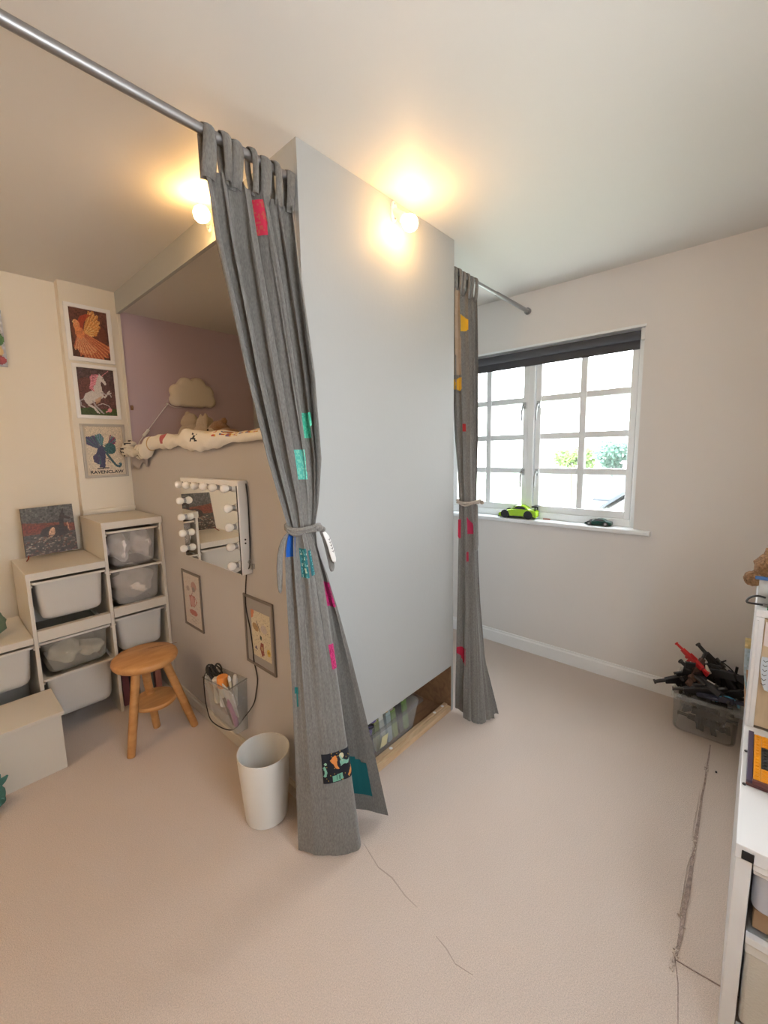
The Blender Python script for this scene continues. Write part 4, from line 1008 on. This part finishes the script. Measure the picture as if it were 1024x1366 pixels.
tag(ob('paper_packet', MB().box(-.003,.003,-.050,.050,-.075,.075).move(Matrix.Translation((-.060,.590,.290)) @ Matrix.Rotation(R(12),4,'X') @ Matrix.Rotation(R(-14),4,'Y')), m_wht2, bevel=.001), 'crumpled white packet in the near half of the clear pocket', 'packet')
tag(ob('paper_packet', MB().box(-.003,.003,-.045,.045,-.080,.080).move(Matrix.Translation((-.060,.715,.250)) @ Matrix.Rotation(R(-14),4,'Y')), mat('brown_printed_packet', (.34,.26,.22), .6, vary=(30,.5)), bevel=.001), 'brown printed packet in the far half of the clear pocket', 'packet')
mb = MB(); q = random.Random(9)
for k in range(12):
    y0_, x0_, z0_ = .725+.045*q.random(), -.075+.045*q.random(), .355+.05*q.random(); a0_ = q.uniform(0,6); rr = .016+.012*q.random()
    tl2 = q.uniform(-.8,.8)
    mb.tube([(x0_+math.cos(a)*rr*.6, y0_+math.sin(a)*rr, z0_+math.sin(a+tl2)*rr*.8) for a in [a0_+6.3*i/14 for i in range(15)]], .0042, 6, False)
tag(ob('hair_ties', mb, m_dark, smooth=180), 'tangle of black hair ties on top of the clear pocket', 'hair ties', kind='stuff')

# ================================================================ cars on the window ledge
def toy_car(x, y, ln, wd, ht, body, label, rot, spoiler, wheel_m, wing_m):
    """side profile extruded across the car; nose towards +y locally"""
    t = thing('toy_car', (0,0,0), label, 'toy car')
    hl = ln/2; s = ht
    low = [(-hl,.22),( -hl*.98,.55),(-hl*.80,.66),(-hl*.45,.70),(-hl*.05,.72),(hl*.35,.66),(hl*.70,.52),(hl*.96,.38),(hl,.26),(hl*.98,.14),(hl*.80,.12)]
    rw_, fw_ = -hl*.58, hl*.64; wr_ = .30*s*1.05
    def arch(c, r):
        return [(c + r*math.cos(R(a)), max(.12, (.20*s + r*math.sin(R(a)))/s)) for a in range(0, 181, 20)]
    prof = low + arch(fw_, wr_*1.12) + arch(rw_, wr_*1.12) + [(-hl*.97,.13)]
    lower = MB().prism([(p[0], p[1]*s) for p in prof], (-wd/2,0,0), (0,1,0), (0,0,1), (wd,0,0))
    bo = ob('car_body', lower, body, t, bevel=.0012, smooth=0)
    cab = [(-hl*.62,.66),(-hl*.42,.90),(-hl*.20,.99),(hl*.05,.97),(hl*.34,.70)]
    A = [(-wd*.42, p[0], p[1]*s) for p in cab]; B = [(wd*.42, p[0], p[1]*s) for p in cab]
    A = [(p[0]*(1-.18*(p[2]/s-.66)/.33), p[1], p[2]) for p in A]; B = [(p[0]*(1-.18*(p[2]/s-.66)/.33), p[1], p[2]) for p in B]
    ob('cabin', MB().loft([A, B]), body, t, bevel=.001, smooth=0)
    for sx in (-1, 1):
        wn = [(-hl*.46,.72),(-hl*.34,.87),(-hl*.16,.93),(hl*.02,.92),(hl*.24,.73)]
        W1 = [(sx*(wd*.42*(1-.18*(p[1]-.66)/.33)+.0006), p[0], p[1]*s) for p in wn]; W2 = [(q_[0]-sx*.001, q_[1], q_[2]) for q_ in W1]
        ob('side_window', MB().loft([W2, W1]), m_black, t, smooth=0)
    ob('windscreen', MB().box(-wd*.33, wd*.33, 0, .001, 0, ht*.30).move(Matrix.Translation((0,hl*.335,ht*.70)) @ Matrix.Rotation(R(47),4,'X')), m_black, t, smooth=0)
    for c_ in (rw_, fw_):
        for sx in (-1, 1):
            x0_ = sx*(wd/2 - wr_*.55); x1_ = sx*(wd/2+.002)
            wh = ob('wheel', MB().cyl((x0_,c_,wr_), (x1_,c_,wr_), wr_, n=20), m_dark, t)
            ob('hub', MB().cyl((x1_,c_,wr_), (x1_+sx*.001,c_,wr_), wr_*.55, wr_*.35, n=10), wheel_m, wh, smooth=0)
    for sx in (-1, 1):
        ob('headlight', MB().box(sx*wd*.40-wd*.08, sx*wd*.40+wd*.08, hl*.86, hl*.93, ht*.38, ht*.46), m_white, t, bevel=.0008)
        ob('side_skirt', MB().box(sx*wd*.5-.001, sx*wd*.5+.001, rw_+wr_*1.2, fw_-wr_*1.2, ht*.12, ht*.20), m_black if spoiler else body, t, smooth=0)
    if spoiler:
        sp = MB().box(-wd*.48, wd*.48, -hl*1.02, -hl*.78, ht*.96, ht*1.0)
        sp.box(-wd*.30,-wd*.26,-hl*.92,-hl*.86,ht*.62,ht*.96).box(wd*.26,wd*.30,-hl*.92,-hl*.86,ht*.62,ht*.96).box(-wd*.50,-wd*.48,-hl*1.03,-hl*.76,ht*.90,ht*1.02).box(wd*.48,wd*.50,-hl*1.03,-hl*.76,ht*.90,ht*1.02)
        ob('rear_wing', sp, wing_m, t, smooth=0)
        ob('bonnet_panel', MB().box(-wd*.22, wd*.22, hl*.42, hl*.80, 0, .0015).move(Matrix.Translation((0,-hl*.0,ht*.70)) @ Matrix.Rotation(R(-11),4,'X')), m_white, t, smooth=0)
        ob('splitter', MB().box(-wd*.48, wd*.48, hl*.86, hl*1.03, ht*.08, ht*.14), m_black, t, smooth=0)
    t.location = (x, y, WZ0 + .0005); t.rotation_euler = (0,0,rot)
    return t
m_lime = mat('lime_green_plastic', (.36,.62,.015), .25); m_dgreen = mat('dark_green_plastic', (.006,.055,.045), .2)
toy_car(1.886, .062, .262, .105, .092, m_lime, 'lime green toy racing car with a rear wing on the window ledge', R(6), True, m_black, m_black)
toy_car(1.886, -.452, .150, .062, .044, m_dgreen, 'small dark green toy sports car at the right of the window ledge', R(2), False, m_steel2, m_dgreen)
tag(ob('pen', MB().tube([(1.905,-.10,WZ0+.004),(1.912,-.145,WZ0+.004)], .004, 8), mat('dull_red_pen', (.45,.16,.12), .5)), 'tiny dull red stub lying behind the lime green car', 'pen')

# ================================================================ tub in the recess under the bed
rt = tub(.12, .700, .024, .40, .168, .160, m_clear, 'clear tub of books and toys in the recess under the grey panel', lip=.012, taper=.030, name='storage_tub', rim_m=m_smoke, cat='tub')
ob('price_label', MB().box(-.022,.022,-.0006,.0006,-.032,.032).move(Matrix.Translation((.405,.040,.090)) @ Matrix.Rotation(R(12),4,'X')), mat('yellow_sticker', (.62,.60,.35), .5), rt, smooth=0)
cols_b = [('green book with a dark spine standing at the right end of the clear tub',(.16,.28,.06)),('black book beside the green book in the clear tub',(.03,.03,.03)),('bright green book in the clear tub',(.24,.36,.10)),('pale blue book in the clear tub',(.35,.45,.45)),('white book in the middle of the clear tub',(.60,.62,.58)),('olive book in the clear tub',(.25,.28,.08)),('dark grey book in the clear tub',(.07,.08,.10))]
for i, (lb_, cc) in enumerate(cols_b):
    x = .612 - i*.043; bk = thing('book', (x, .22, .012), lb_, 'book'); mm = mat('book_cover_%d' % i, cc, .4); h_ = .165 + .010*math.sin(i*2.1)
    mv = Matrix.Translation((x,.20,.016)) @ Matrix.Rotation(R(-8+3*math.sin(i*3)),4,'Y')
    ob('cover', MB().box(0,.003,-.12,.12,0,h_).box(.027,.030,-.12,.12,0,h_).box(.003,.027,-.12,-.117,0,h_).move(mv), mm, bk, smooth=0)
    ob('pages', MB().box(.003,.027,-.117,.117,.003,h_-.004).move(mv), m_cottonw, bk, smooth=0)
m_y = mat('yellow_plastic', (.68,.42,.06), .4); m_pur = mat('purple_plastic', (.12,.08,.28), .4); m_mag = mat('magenta_plastic', (.45,.02,.14), .4); m_nav = mat('navy_cloth', (.03,.035,.07), .8)
def toy(name, label, mb, m, cat='toy'): return tag(ob(name, mb, m, smooth=50), label, cat)
toy('toy_banana', 'curved yellow plastic toy on top of the clear tub under the bed', MB().tube([(.315,.115,.188),(.35,.105,.196),(.40,.095,.200),(.44,.085,.196),(.47,.075,.190)], [.003,.007,.008,.007,.003], 8), m_y)
toy('purse', 'purple folded pouch in the left end of the clear tub', MB().ball((.33,.10,.150),(.055,.035,.026),16,10,lambda d:1+.1*math.sin(7*d.x)), m_pur, 'pouch')
toy('toy_bear', 'small magenta toy figure on top of the books in the clear tub', MB().ball((.48,.110,.196),(.010,.009,.013)).ball((.48,.110,.212),(.008,.008,.008)).ball((.474,.110,.220),(.003,.003,.003)).ball((.486,.110,.220),(.003,.003,.003)), m_mag)
toy('pouch', 'navy cloth pouch in the left end of the clear tub', MB().ball((.255,.12,.150),(.07,.05,.030),16,10,lambda d:1+.1*math.sin(6*d.y)), m_nav, 'pouch')
for i in range(4):
    x = .27+.035*i; y_ = .065+.02*(i % 2)
    toy('toy_ring', ['yellow ring','white ring','black ring','violet ring'][i]+' lying at the left end of the clear tub', MB().tube([(x+.016*math.cos(a), y_+.012*math.sin(a), .176+.004*i) for a in [2*math.pi*k/16 for k in range(17)]], .004, 6, False), [m_y,m_white,m_black,m_pur][i])

# ================================================================ clear box of toys on the carpet
bx = tub(1.498, 1.840, -1.200, -.922, .205, .200, m_smoke, 'clear plastic box heaped with black toys on the carpet under the window wall', lip=.012, taper=.012, name='toy_box', rim_m=m_clear, cat='box', lipz=.014)
for y in (-.985, -1.13):
    ob('latch', MB().box(1.488,1.498,y-.022,y+.022,.165,.200).box(1.484,1.490,y-.016,y+.016,.160,.172), m_smoke, bx, bevel=.002)
def blaster(label, loc, rot, body, acc, sc=1.0, cat='toy', variant=0):
    t = thing('toy_blaster', (0,0,0), label, cat)
    ob('body', MB().prism([(-.09,.0),(-.085,.045),(-.02,.052),(.04,.045),(.095,.040),(.10,.012),(.05,.004),(.045,-.018),(.030,-.018),(.022,.0)], (0,0,-.014), (1,0,0), (0,1,0), (0,0,.028)), body, t, bevel=.003, smooth=0)
    ob('barrel', MB().cyl((.095,.028,0),(.150,.028,0),.011,.010,14).cyl((.148,.028,0),(.158,.028,0),.014,n=14), acc, t)
    ob('grip', MB().prism([(-.06,.004),(-.03,.004),(-.042,-.055),(-.074,-.055)], (0,0,-.011), (1,0,0), (0,1,0), (0,0,.022)), body, t, bevel=.003, smooth=0)
    ob('magazine', MB().box(.0,.022,-.050,.002,-.009,.009), acc if variant % 2 else body, t, bevel=.002)
    ob('sight', MB().box(-.01,.03,.050,.064,-.006,.006).cyl((-.02,.068,0),(.04,.068,0),.008,n=12), body, t)
    ob('stock', MB().prism([(-.09,.012),(-.09,.038),(-.135,.044),(-.145,-.012),(-.128,-.014)], (0,0,-.009), (1,0,0), (0,1,0), (0,0,.018)), body, t, bevel=.002, smooth=0)
    t.location = loc; t.rotation_euler = tuple(R(a) for a in rot); t.scale = (sc,)*3
    return t
m_red = mat('bright_red_plastic', (.62,.02,.025), .35); m_blue = mat('sky_blue_plastic', (.08,.30,.50), .4); m_gun = mat('dark_grey_plastic', (.035,.035,.04), .4); m_br = mat('dull_brown_plastic', (.14,.08,.06), .5); m_nv = mat('blue_black_plastic', (.015,.018,.045), .4)
TB = [('red toy blaster sticking up at the left back of the toy box',(1.62,-.985,.350),(60,-35,75),m_red,m_red,.62),
 ('black toy blaster leaning over the left corner of the toy box',(1.60,-.965,.235),(80,20,110),m_black,m_gun,.85),
 ('dark grey toy blaster lying across the middle of the toy box',(1.60,-1.06,.265),(20,-20,60),m_gun,m_black,.9),
 ('black toy blaster pointing up at the back of the toy box',(1.70,-1.08,.30),(80,-35,60),m_black,m_black,.85),
 ('brownish toy blaster among black ones in the toy box',(1.62,-1.02,.300),(60,-40,-20),m_br,m_gun,.7),
 ('blue-black toy blaster in front of the heap in the toy box',(1.56,-1.10,.225),(10,10,80),m_nv,m_black,.8),
 ('black toy blaster at the right end of the toy box',(1.64,-1.14,.27),(90,15,95),m_black,m_gun,.85),
 ('dark toy blaster deep in the middle of the toy box',(1.665,-1.06,.175),(90,0,4),m_gun,m_gun,.95),
 ('black toy blaster low at the left of the toy box',(1.675,-.985,.165),(90,0,176),m_black,m_black,.92),
 ('black toy blaster low at the back of the toy box',(1.72,-1.06,.135),(90,0,92),m_black,m_black,.72),
 ('black toy blaster low at the right of the toy box',(1.67,-1.13,.150),(90,0,-3),m_black,m_black,.92),
 ('black toy blaster low along the front of the toy box',(1.560,-1.06,.150),(90,0,94),m_black,m_gun,.75),
 ('dark blaster lower down along the front of the toy box',(1.555,-1.07,.105),(90,0,268),m_gun,m_black,.72),
 ('blaster lowest along the front of the toy box',(1.560,-1.06,.060),(90,0,88),m_black,m_black,.70),
 ('black toy blaster lying on the floor of the toy box',(1.67,-1.03,.05),(90,0,5),m_black,m_black,.92),
 ('grey toy blaster lying on the floor of the toy box',(1.67,-1.12,.055),(90,0,184),m_gun,m_black,.92)]
TB += [('black toy blaster end-on at the left of the heap',(1.60,-.985,.26),(15,70,20),m_black,m_black,.75),
 ('dark grey toy blaster tilted at the back left of the heap',(1.67,-1.02,.27),(75,10,150),m_gun,m_black,.85),
 ('black toy blaster lying crosswise on top of the heap',(1.61,-1.10,.305),(85,12,70),m_black,m_gun,.8),
 ('blue-black toy blaster at the back right of the heap',(1.70,-1.13,.25),(80,-25,120),m_nv,m_black,.85),
 ('black toy blaster nose down at the right front of the heap',(1.57,-1.15,.235),(80,35,80),m_black,m_black,.7),
 ('dark grey toy blaster in the middle front of the heap',(1.56,-1.04,.225),(70,15,100),m_gun,m_gun,.75)]
for i, (lb_, lo, ro, b1_, b2_, sc_) in enumerate(TB): blaster(lb_, lo, ro, b1_, b2_, sc_, variant=i)
toy('toy_shield', 'sky blue curved plastic piece at the front right of the toy box', MB().loft([[(1.515+.02*math.cos(a), -1.140+.045*math.sin(a)*k, .222+.035*math.cos(a)*k) for a in [math.pi*j/8-1.57 for j in range(9)]] for k in (1,.8)], False, False), m_blue)
toy('toy_claw', 'small tan plastic piece stuck in the middle of the toy heap', MB().tube([(1.60,-1.06,.315),(1.60,-1.05,.335),(1.61,-1.045,.350)], [.010,.008,.004], 8), m_crm)
toy('toy_rod', 'thin black rod crossing the top right of the toy heap', MB().tube([(1.62,-1.10,.385),(1.62,-1.13,.365),(1.62,-1.17,.325)], .003, 6).tube([(1.62,-1.095,.375),(1.62,-1.118,.395)], .0035, 6), m_black)
toy('toy_rod', 'upright black rod at the right of the toy heap', MB().tube([(1.62,-1.155,.30),(1.62,-1.160,.375)], [.005,.006], 8), m_black)
toy('toy_rod', 'short white rod lying over the black toys', MB().tube([(1.575,-1.055,.290),(1.575,-1.085,.278)], .0035, 8), m_white)

# ================================================================ white shelf unit on the right
SX0, SXM, SX1, SY1, SY0 = .22, .755, 1.30, -1.197, YR+.012
su = thing('shelf_unit', (.75, -1.4, 0), 'white stepped shelf unit with pine backing at the right edge', 'shelf unit')
def sb(n, m, *a, **k): return ob(n, MB().box(*a), m, su, bevel=.0015, **k)
sb('side_panel', m_unit2, SX0, SXM, SY1-.028, SY1, 0, .520)
sb('side_panel', m_unit2, SX0, SXM, SY0, SY0+.028, 0, .520)
sb('top_panel', m_unit2, SX0-.004, SXM, SY0-.002, SY1+.002, .522, .556)
sb('middle_panel', m_unit2, SX0+.27, SX0+.29, SY0+.03, SY1-.030, 0, .520)
sb('top_rail', m_unit2, SX0, SX0+.016, SY0+.03, SY1-.030, .505, .521)
sb('low_rail', m_unit2, SX0, SX0+.016, SY0+.03, SY1-.030, .318, .336)
sb('bottom_rail', m_unit2, SX0, SX0+.016, SY0+.03, SY1-.030, .06, .085)
sb('side_panel', m_unit2, SXM+.001, SX1, SY1-.020, SY1, 0, .915)
sb('side_panel', m_unit2, SXM+.001, SX1, SY0, SY0+.02, 0, .915)
sb('pine_backing', m_beech, SXM+.003, SXM+.018, SY0+.021, SY1-.008, .562, .912)
sb('top_panel', m_unit2, SXM-.001, SX1+.002, SY0-.002, SY1+.002, .916, .938)
sb('front_strip', m_unit2, SXM-.004, SXM+.003, SY1-.008, SY1+.001, .56, .905)
for x_, z_ in ((.44,.5565),(.60,.5565)):
    ob('peg', MB().cyl((x_, SY1-.006, z_), (x_, SY1-.006, z_+.003), .004, n=8), m_black, su)
ob('corner_clip', MB().box(SX0-.0065, SX0-.0041, SY1-.030, SY1-.009, .525, .546), m_black, su, bevel=.001)
# bins inside the near end of the shelf unit
m_lil = mat('lilac_grey_plastic', (.50,.51,.56), .4)
t = thing('storage_bin', (.36,-1.41,.39), 'lilac-grey bin hanging under the white top at the right edge', 'bin')
ob('bin_body', MB().loft([rrect(.236,.47,SY0+.04,SY1-.034,.02,z) for z in (.396,.50)]), m_lil, t, bevel=.004)
ob('rim', MB().box(.228,.478,SY0+.032,SY1-.031,.490,.500), m_unit2, t, bevel=.002)
t = thing('cardboard_box', (.36,-1.41,.34), 'brown cardboard box below the lilac-grey bin', 'box')
ob('carton', MB().box(.250,.46,SY0+.05,SY1-.040,.338,.388), mat('brown_card', (.40,.26,.15), .8), t, bevel=.002)
t = thing('fabric_basket', (.36,-1.41,.09), 'cream cloth basket in the lowest bay of the white unit', 'basket')
ob('basket_body', MB().box(.232,.47,SY0+.035,SY1-.033,.090,.300), mat('cream_canvas', (.66,.63,.56), .9, bump=(200,.4,.004)), t, bevel=.008)
ob('basket_hem', MB().box(.228,.474,SY0+.033,SY1-.031,.285,.312), mat('white_hem', (.74,.73,.70), .8), t, bevel=.004)
# brick mosaic board lying on the low top
mo = thing('brick_mosaic', (.56,-1.30,.557), 'orange mosaic board of small studded bricks with a dark edge, on the white top', 'mosaic')
bx0, bx1, by1, by0 = .440, .695, -1.206, -1.46
ob('base_plate', MB().box(bx0, bx1, by0, by1, .5575, .566), mat('maroon_plastic', (.10,.03,.03), .35), mo, bevel=.001)
ob('side_border', MB().box(bx0, bx1, by1-.012, by1, .566, .574), mat('plum_plastic', (.055,.035,.075), .35), mo, bevel=.001)
ob('front_border', MB().box(bx0, bx0+.010, by0, by1-.012, .566, .576), mat('maroon_plastic_bright', (.13,.035,.03), .35), mo, bevel=.001)
m_oran = mat('orange_brick', (.85,.34,.01), .3); m_blk = mat('black_brick', (.02,.02,.02), .3); m_grn = mat('dark_green_brick', (.03,.05,.025), .3)
blackcells = {(9,1),(5,1),(6,1),(10,1),(4,1),(9,2),(9,3),(8,1),(8,2),(7,1),(7,3),(7,2),(6,3),(5,2),(5,3),(4,2),(4,3),(10,3),(10,4),(3,4),(3,5),(8,4)}
base_me = {}
pit = .0155
nx_, ny_ = int((bx1-bx0-.012)/pit), int((by1-.013-by0)/pit)
for i in range(nx_):
    for j in range(ny_):
        x = bx0+.011+i*pit; y = by1-.013-j*pit
        mm = m_blk if (i, j) in blackcells else (m_grn if (i+1, j) in blackcells and (i, j-1) in blackcells else m_oran)
        if mm.name not in base_me:
            mb = MB().box(.0004, pit-.0004, -pit+.0004, -.0004, 0, .007).cyl((pit*.5,-pit*.5,.007), (pit*.5,-pit*.5,.0095), .0046, n=8)
            me = bpy.data.meshes.new('brick'); me.from_pydata(mb.v, [], mb.f); me.materials.append(mm); base_me[mm.name] = me
        o = bpy.data.objects.new('brick', base_me[mm.name]); COL.objects.link(o); o.parent = mo
        o.location = Vector((x, y, .566)) - Vector(mo.location)
# things standing and hanging around the tall part
def sheet(name, label, cat, pts, m, th=.0012, **k): 
    return tag(ob(name, MB().loft([pts, [(p[0]+th, p[1], p[2]) for p in pts]]), m, smooth=0), label, cat)
c = Canvas(20, 60, (.62,.72,.82), 3).grain(.05)
for r_ in range(12): c.line([(.15,.08+r_*.075),(.55+.3*c.rs.rand(),.09+r_*.075)], .05, (.12,.14,.22))
pp = thing('paper_sheet', (.745,-1.25,.63), 'pale blue handwritten sheet hanging against the pine backing', 'paper')
ob('sheet', MB().loft([[(x_,-1.219,.795),(x_,-1.2175,.76),(x_,-1.226,.705),(x_,-1.232,.69),(x_,-1.30,.67),(x_,-1.30,.80)] for x_ in (.7480,.7487)]), mat('pale_blue_paper', (.60,.68,.76), .7), pp, smooth=0)
for r_ in range(6):
    ob('handwriting', MB().tube([(.7474,-1.223,.785-r_*.015),(.7474,-1.228,.780-r_*.015),(.7474,-1.233,.785-r_*.015)], .0009, 5), m_ink, pp)
sheet('paper_sheet', 'white card taped above the blue handwritten sheet', 'paper', [(.7510,-1.220,.905),(.7510,-1.220,.830),(.7510,-1.29,.815),(.7510,-1.29,.905)], mat('pinkish_white_card', (.74,.68,.68), .7))
# magazine sticking out behind the tall part
c = Canvas(24, 60, (.40,.52,.62), 2.5); c.poly([(0,0),(1,0),(1,.22),(0,.16)], (.72,.58,.28)); c.poly([(.2,.25),(1,.3),(1,.42),(.3,.40)], (.12,.18,.08)); c.poly([(.3,.5),(.9,.5),(.8,.66),(.4,.64)], (.20,.16,.22)); c.poly([(.0,.7),(1,.78),(1,1),(0,1)], (.30,.50,.60)); c.grain(.2)
mz = thing('magazine', (1.33,-1.25,.40), 'pale blue and yellow magazine curling out behind the shelf unit', 'magazine')
mzm = MB(); NJ, NI = 30, 10
for j in range(NJ+1):
    for i in range(NI+1):
        s_, t_ = i/NI, j/NJ; mzm.v.append((1.315+.010*math.sin(3*t_), -1.178-.010*(1-math.sin(math.pi*min(1,t_*1.0)))*t_-.02*t_*t_-.10*s_, .640-.28*t_+.006*s_))
for j in range(NJ):
    for i in range(NI):
        k = j*(NI+1)+i; mzm.f.append((k,k+NI+1,k+NI+2,k+1)); mzm.c.append(tuple(c.a[int(j*2), int(i*2.3)]))
ob('cover', mzm, m_vcol, mz, solid=.003)
tag(ob('cardboard_roll', MB().cyl((1.34,-1.222,.30),(1.34,-1.208,.50),.024,n=18), mat('peach_card', (.55,.33,.20), .8)), 'peach cardboard roll upright behind the shelf unit', 'roll')
# on the tall top
def curly(c_, r_, seed):
    p_ = [random.Random(seed+k).uniform(0,6) for k in range(4)]
    return MB().ball(c_, r_, 22, 14, lambda d: 1+.06*math.sin(9*d.x+p_[0])+.06*math.sin(11*d.z+p_[1])+.04*math.sin(14*d.y+p_[2]))
td = thing('soft_toy', (.98,-1.24,.939), 'curly tan teddy half hidden behind the bag on the tall shelf top', 'soft toy')
ob('head', curly((.985,-1.235,1.025), (.050,.052,.048), 1), m_tan, td, smooth=180)
ob('ear', curly((.95,-1.182,.985), (.030,.024,.026), 2), m_tan, td, smooth=180)
ob('ear', curly((.99,-1.228,1.072), (.024,.024,.022), 7), m_tan, td, smooth=180)
ob('body', curly((1.0,-1.262,.975), (.05,.05,.036), 5), m_tan, td, smooth=180)
zb_ = thing('zip_bag', (.85,-1.24,.939), 'clear zip bag with a blue seal standing on the tall shelf top', 'bag')
fr_ = [[(.800+.012*math.sin(k), -1.1965-.10*s_/1, .940+z_) for s_, k in ((0,0),(.25,1),(.5,2),(.75,3),(1,4))] for z_ in (0,.03,.06,.085)]
ob('bag_film', MB().loft(fr_, False, False), mat('zip_bag_film', (.70,.71,.70), .15, trans=(.45,(.95,.95,.95))), zb_, solid=.001, smooth=60)
ob('zip_seal', MB().box(.795,.802,-1.30,-1.186,1.022,1.032), mat('blue_zip', (.05,.15,.38), .4), zb_, bevel=.001)
tag(ob('stone', curly((.86,-1.222,.966), (.014,.012,.026), 11), mat('grey_brown_cloth', (.30,.26,.23), .8), smooth=180), 'grey-brown lump inside the clear zip bag', 'stone')
uc = thing('usb_cable', (.82,-1.20,.939), 'black cable looped over the edge of the tall shelf top', 'cable')
ob('lead', MB().tube([crv([(.800,-1.215,.966),(.800,-1.195,.968),(.800,-1.178,.958),(.798,-1.172,.946),(.798,-1.178,.942),(.798,-1.200,.9425),(.798,-1.212,.9425)], k/40) for k in range(41)], .0032, 8), m_black, uc)
ob('plug', MB().box(.794,.802,-1.226,-1.210,.9395,.9465), m_steel2, uc, bevel=.001)
t = thing('card_packet', (.77,-1.24,.939), 'blue and green packet standing at the near edge of the tall shelf top', 'packet')
ob('packet_box', MB().box(.765,.790,-1.29,-1.222,.9385,.985), mat('pale_teal_print', (.20,.42,.44), .4, vary=(60,.5)), t, bevel=.001)
ob('green_base', MB().box(.762,.793,-1.292,-1.220,.9386,.944), mat('dark_green_print', (.02,.14,.06), .4), t, smooth=0)

# ================================================================ left edge: green soft toy and plant-like toy
m_sage = mat('sage_fleece', (.16,.24,.16), .95, bump=(200,1,.01)); 
sg = thing('soft_toy', (-.80,1.56,.567), 'green fuzzy soft toy on the low step at the left edge', 'soft toy')
ob('body', curly((-.790,1.56,.635), (.070,.065,.066), 21), m_sage, sg, smooth=180)
ob('head', curly((-.815,1.56,.725), (.045,.045,.040), 22), m_sage, sg, smooth=180)
m_tealp = mat('teal_fleece', (.08,.24,.20), .95, bump=(200,1,.01))
sg = thing('soft_toy', (-.84,1.045,.0), 'teal leafy soft toy leaning on the low step box at the left edge', 'soft toy')
ob('body', curly((-.880,1.055,.06), (.045,.045,.058), 31), m_tealp, sg, smooth=180)
for k in range(5):
    a = -0.9+.45*k
    ob('leaf', MB().loft([[(-.872+math.sin(a)*l_+wq*math.cos(a), 1.04-.01*l_, .10+math.cos(a)*l_-wq*math.sin(a)) for wq in (-w2,0,w2)] for l_, w2 in ((0,.006),(.02,.014),(.045,.012),(.065,.003))], False, False), m_tealp, sg, solid=.004)
# crumb on the carpet
tag(ob('bead', MB().ball((1.30,-1.127,.004), (.006,.004,.004), 10, 6), m_black), 'tiny black bead on the carpet near the toy box', 'bead')

# ================================================================ outside the window
GZ = -3.0
m_lawn = mat('lawn', (.34,.36,.27), .95, vary=(.6,.3)); m_bark = mat('bark', (.14,.10,.07), .9)
tag(ob('lawn', MB().box(2.3, 90, -60, 70, GZ-.1, GZ), m_lawn, smooth=0), kind='structure')
def tree(label, x, y, zt, r, seed, col, n):
    t = thing('tree', (x,y,GZ), label, 'tree'); q = random.Random(seed)
    ob('trunk', MB().tube([(x,y,GZ),(x+.1,y,GZ+1.5),(x,y+.1,zt)], [.12,.09,.04], 10), m_bark, t)
    mb = MB()
    cl_ = [(x+q.uniform(-.6,.6)*r, y+q.uniform(-.8,.8)*r, zt+q.uniform(-.55,.5)*r*.7, r*q.uniform(.25,.5)) for _ in range(12)]
    for k in range(n):
        c_ = cl_[q.randrange(12)]; d = Vector((q.gauss(0,1),q.gauss(0,1),q.gauss(0,1))).normalized()*c_[3]*q.random()**.4
        p = Vector(c_[:3]) + d; a = Vector((q.gauss(0,1),q.gauss(0,1),q.gauss(0,1))).normalized()*.12; b = a.orthogonal().normalized()*.07
        mb.add([p-a, p+b, p+a, p-b], [(0,1,2,3)])
    ob('foliage', mb, mat('leaves_%d' % seed, col, .8, vary=(2,.4)), t, smooth=0, kind=None)
tree('leafy green tree seen through the lower middle panes', 24.5, 6.9, .75, 1.1, 3, (.13,.21,.05), 1500)
tree('wide blue-green tree seen through the right-hand panes above the roof', 22.0, 3.35, .90, 1.35, 5, (.075,.15,.11), 3000)
tree('low bush seen through the bottom middle panes', 14.0, 3.9, -1.35, .5, 8, (.08,.16,.06), 500)
hs = thing('house', (13.5, 1.25, GZ), 'small gabled house with slate roofs outside the right-hand panes', 'house')
m_slate = mat('slate', (.026,.034,.042), .6)
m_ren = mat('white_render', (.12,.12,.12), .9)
ob('wall', MB().box(12.0,15.0,.55,1.95,GZ,.02), m_ren, hs, smooth=0)
# slope facing the window: eaves low in front, ridge behind
ob('roof', MB().loft([[(11.7,2.25,-.02),(11.7,.90,-.02),(12.6,1.05,.62),(12.6,1.95,.62)],[(11.7,2.25,-.07),(11.7,.90,-.07),(12.6,1.05,.56),(12.6,1.95,.56)]]), m_slate, hs, smooth=0)
ob('gable_wall', MB().prism([(0,0),(1.1,0),(1.1,.62),(.55,1.05),(0,.62)], (11.2,.80,GZ+2.05), (0,1,0), (0,0,1), (1.2,0,0)), m_ren, hs, smooth=0)
ob('gable_roof', MB().prism([(-.18,.0),(.68,.66),(1.54,.0),(1.54,-.09),(.68,.57),(-.18,-.09)], (11.05,.67,-.37), (0,1,0), (0,0,1), (1.5,0,0)), m_slate, hs, smooth=0)
for y in (1.55, 1.80):
    wf = ob('window', MB().box(11.97,12.0,y-.07,y+.07,-.75,-.25), m_bright, hs, smooth=0)
    ob('pane', MB().box(11.96,11.97,y-.055,y+.055,-.73,-.27), m_black, wf, smooth=0)
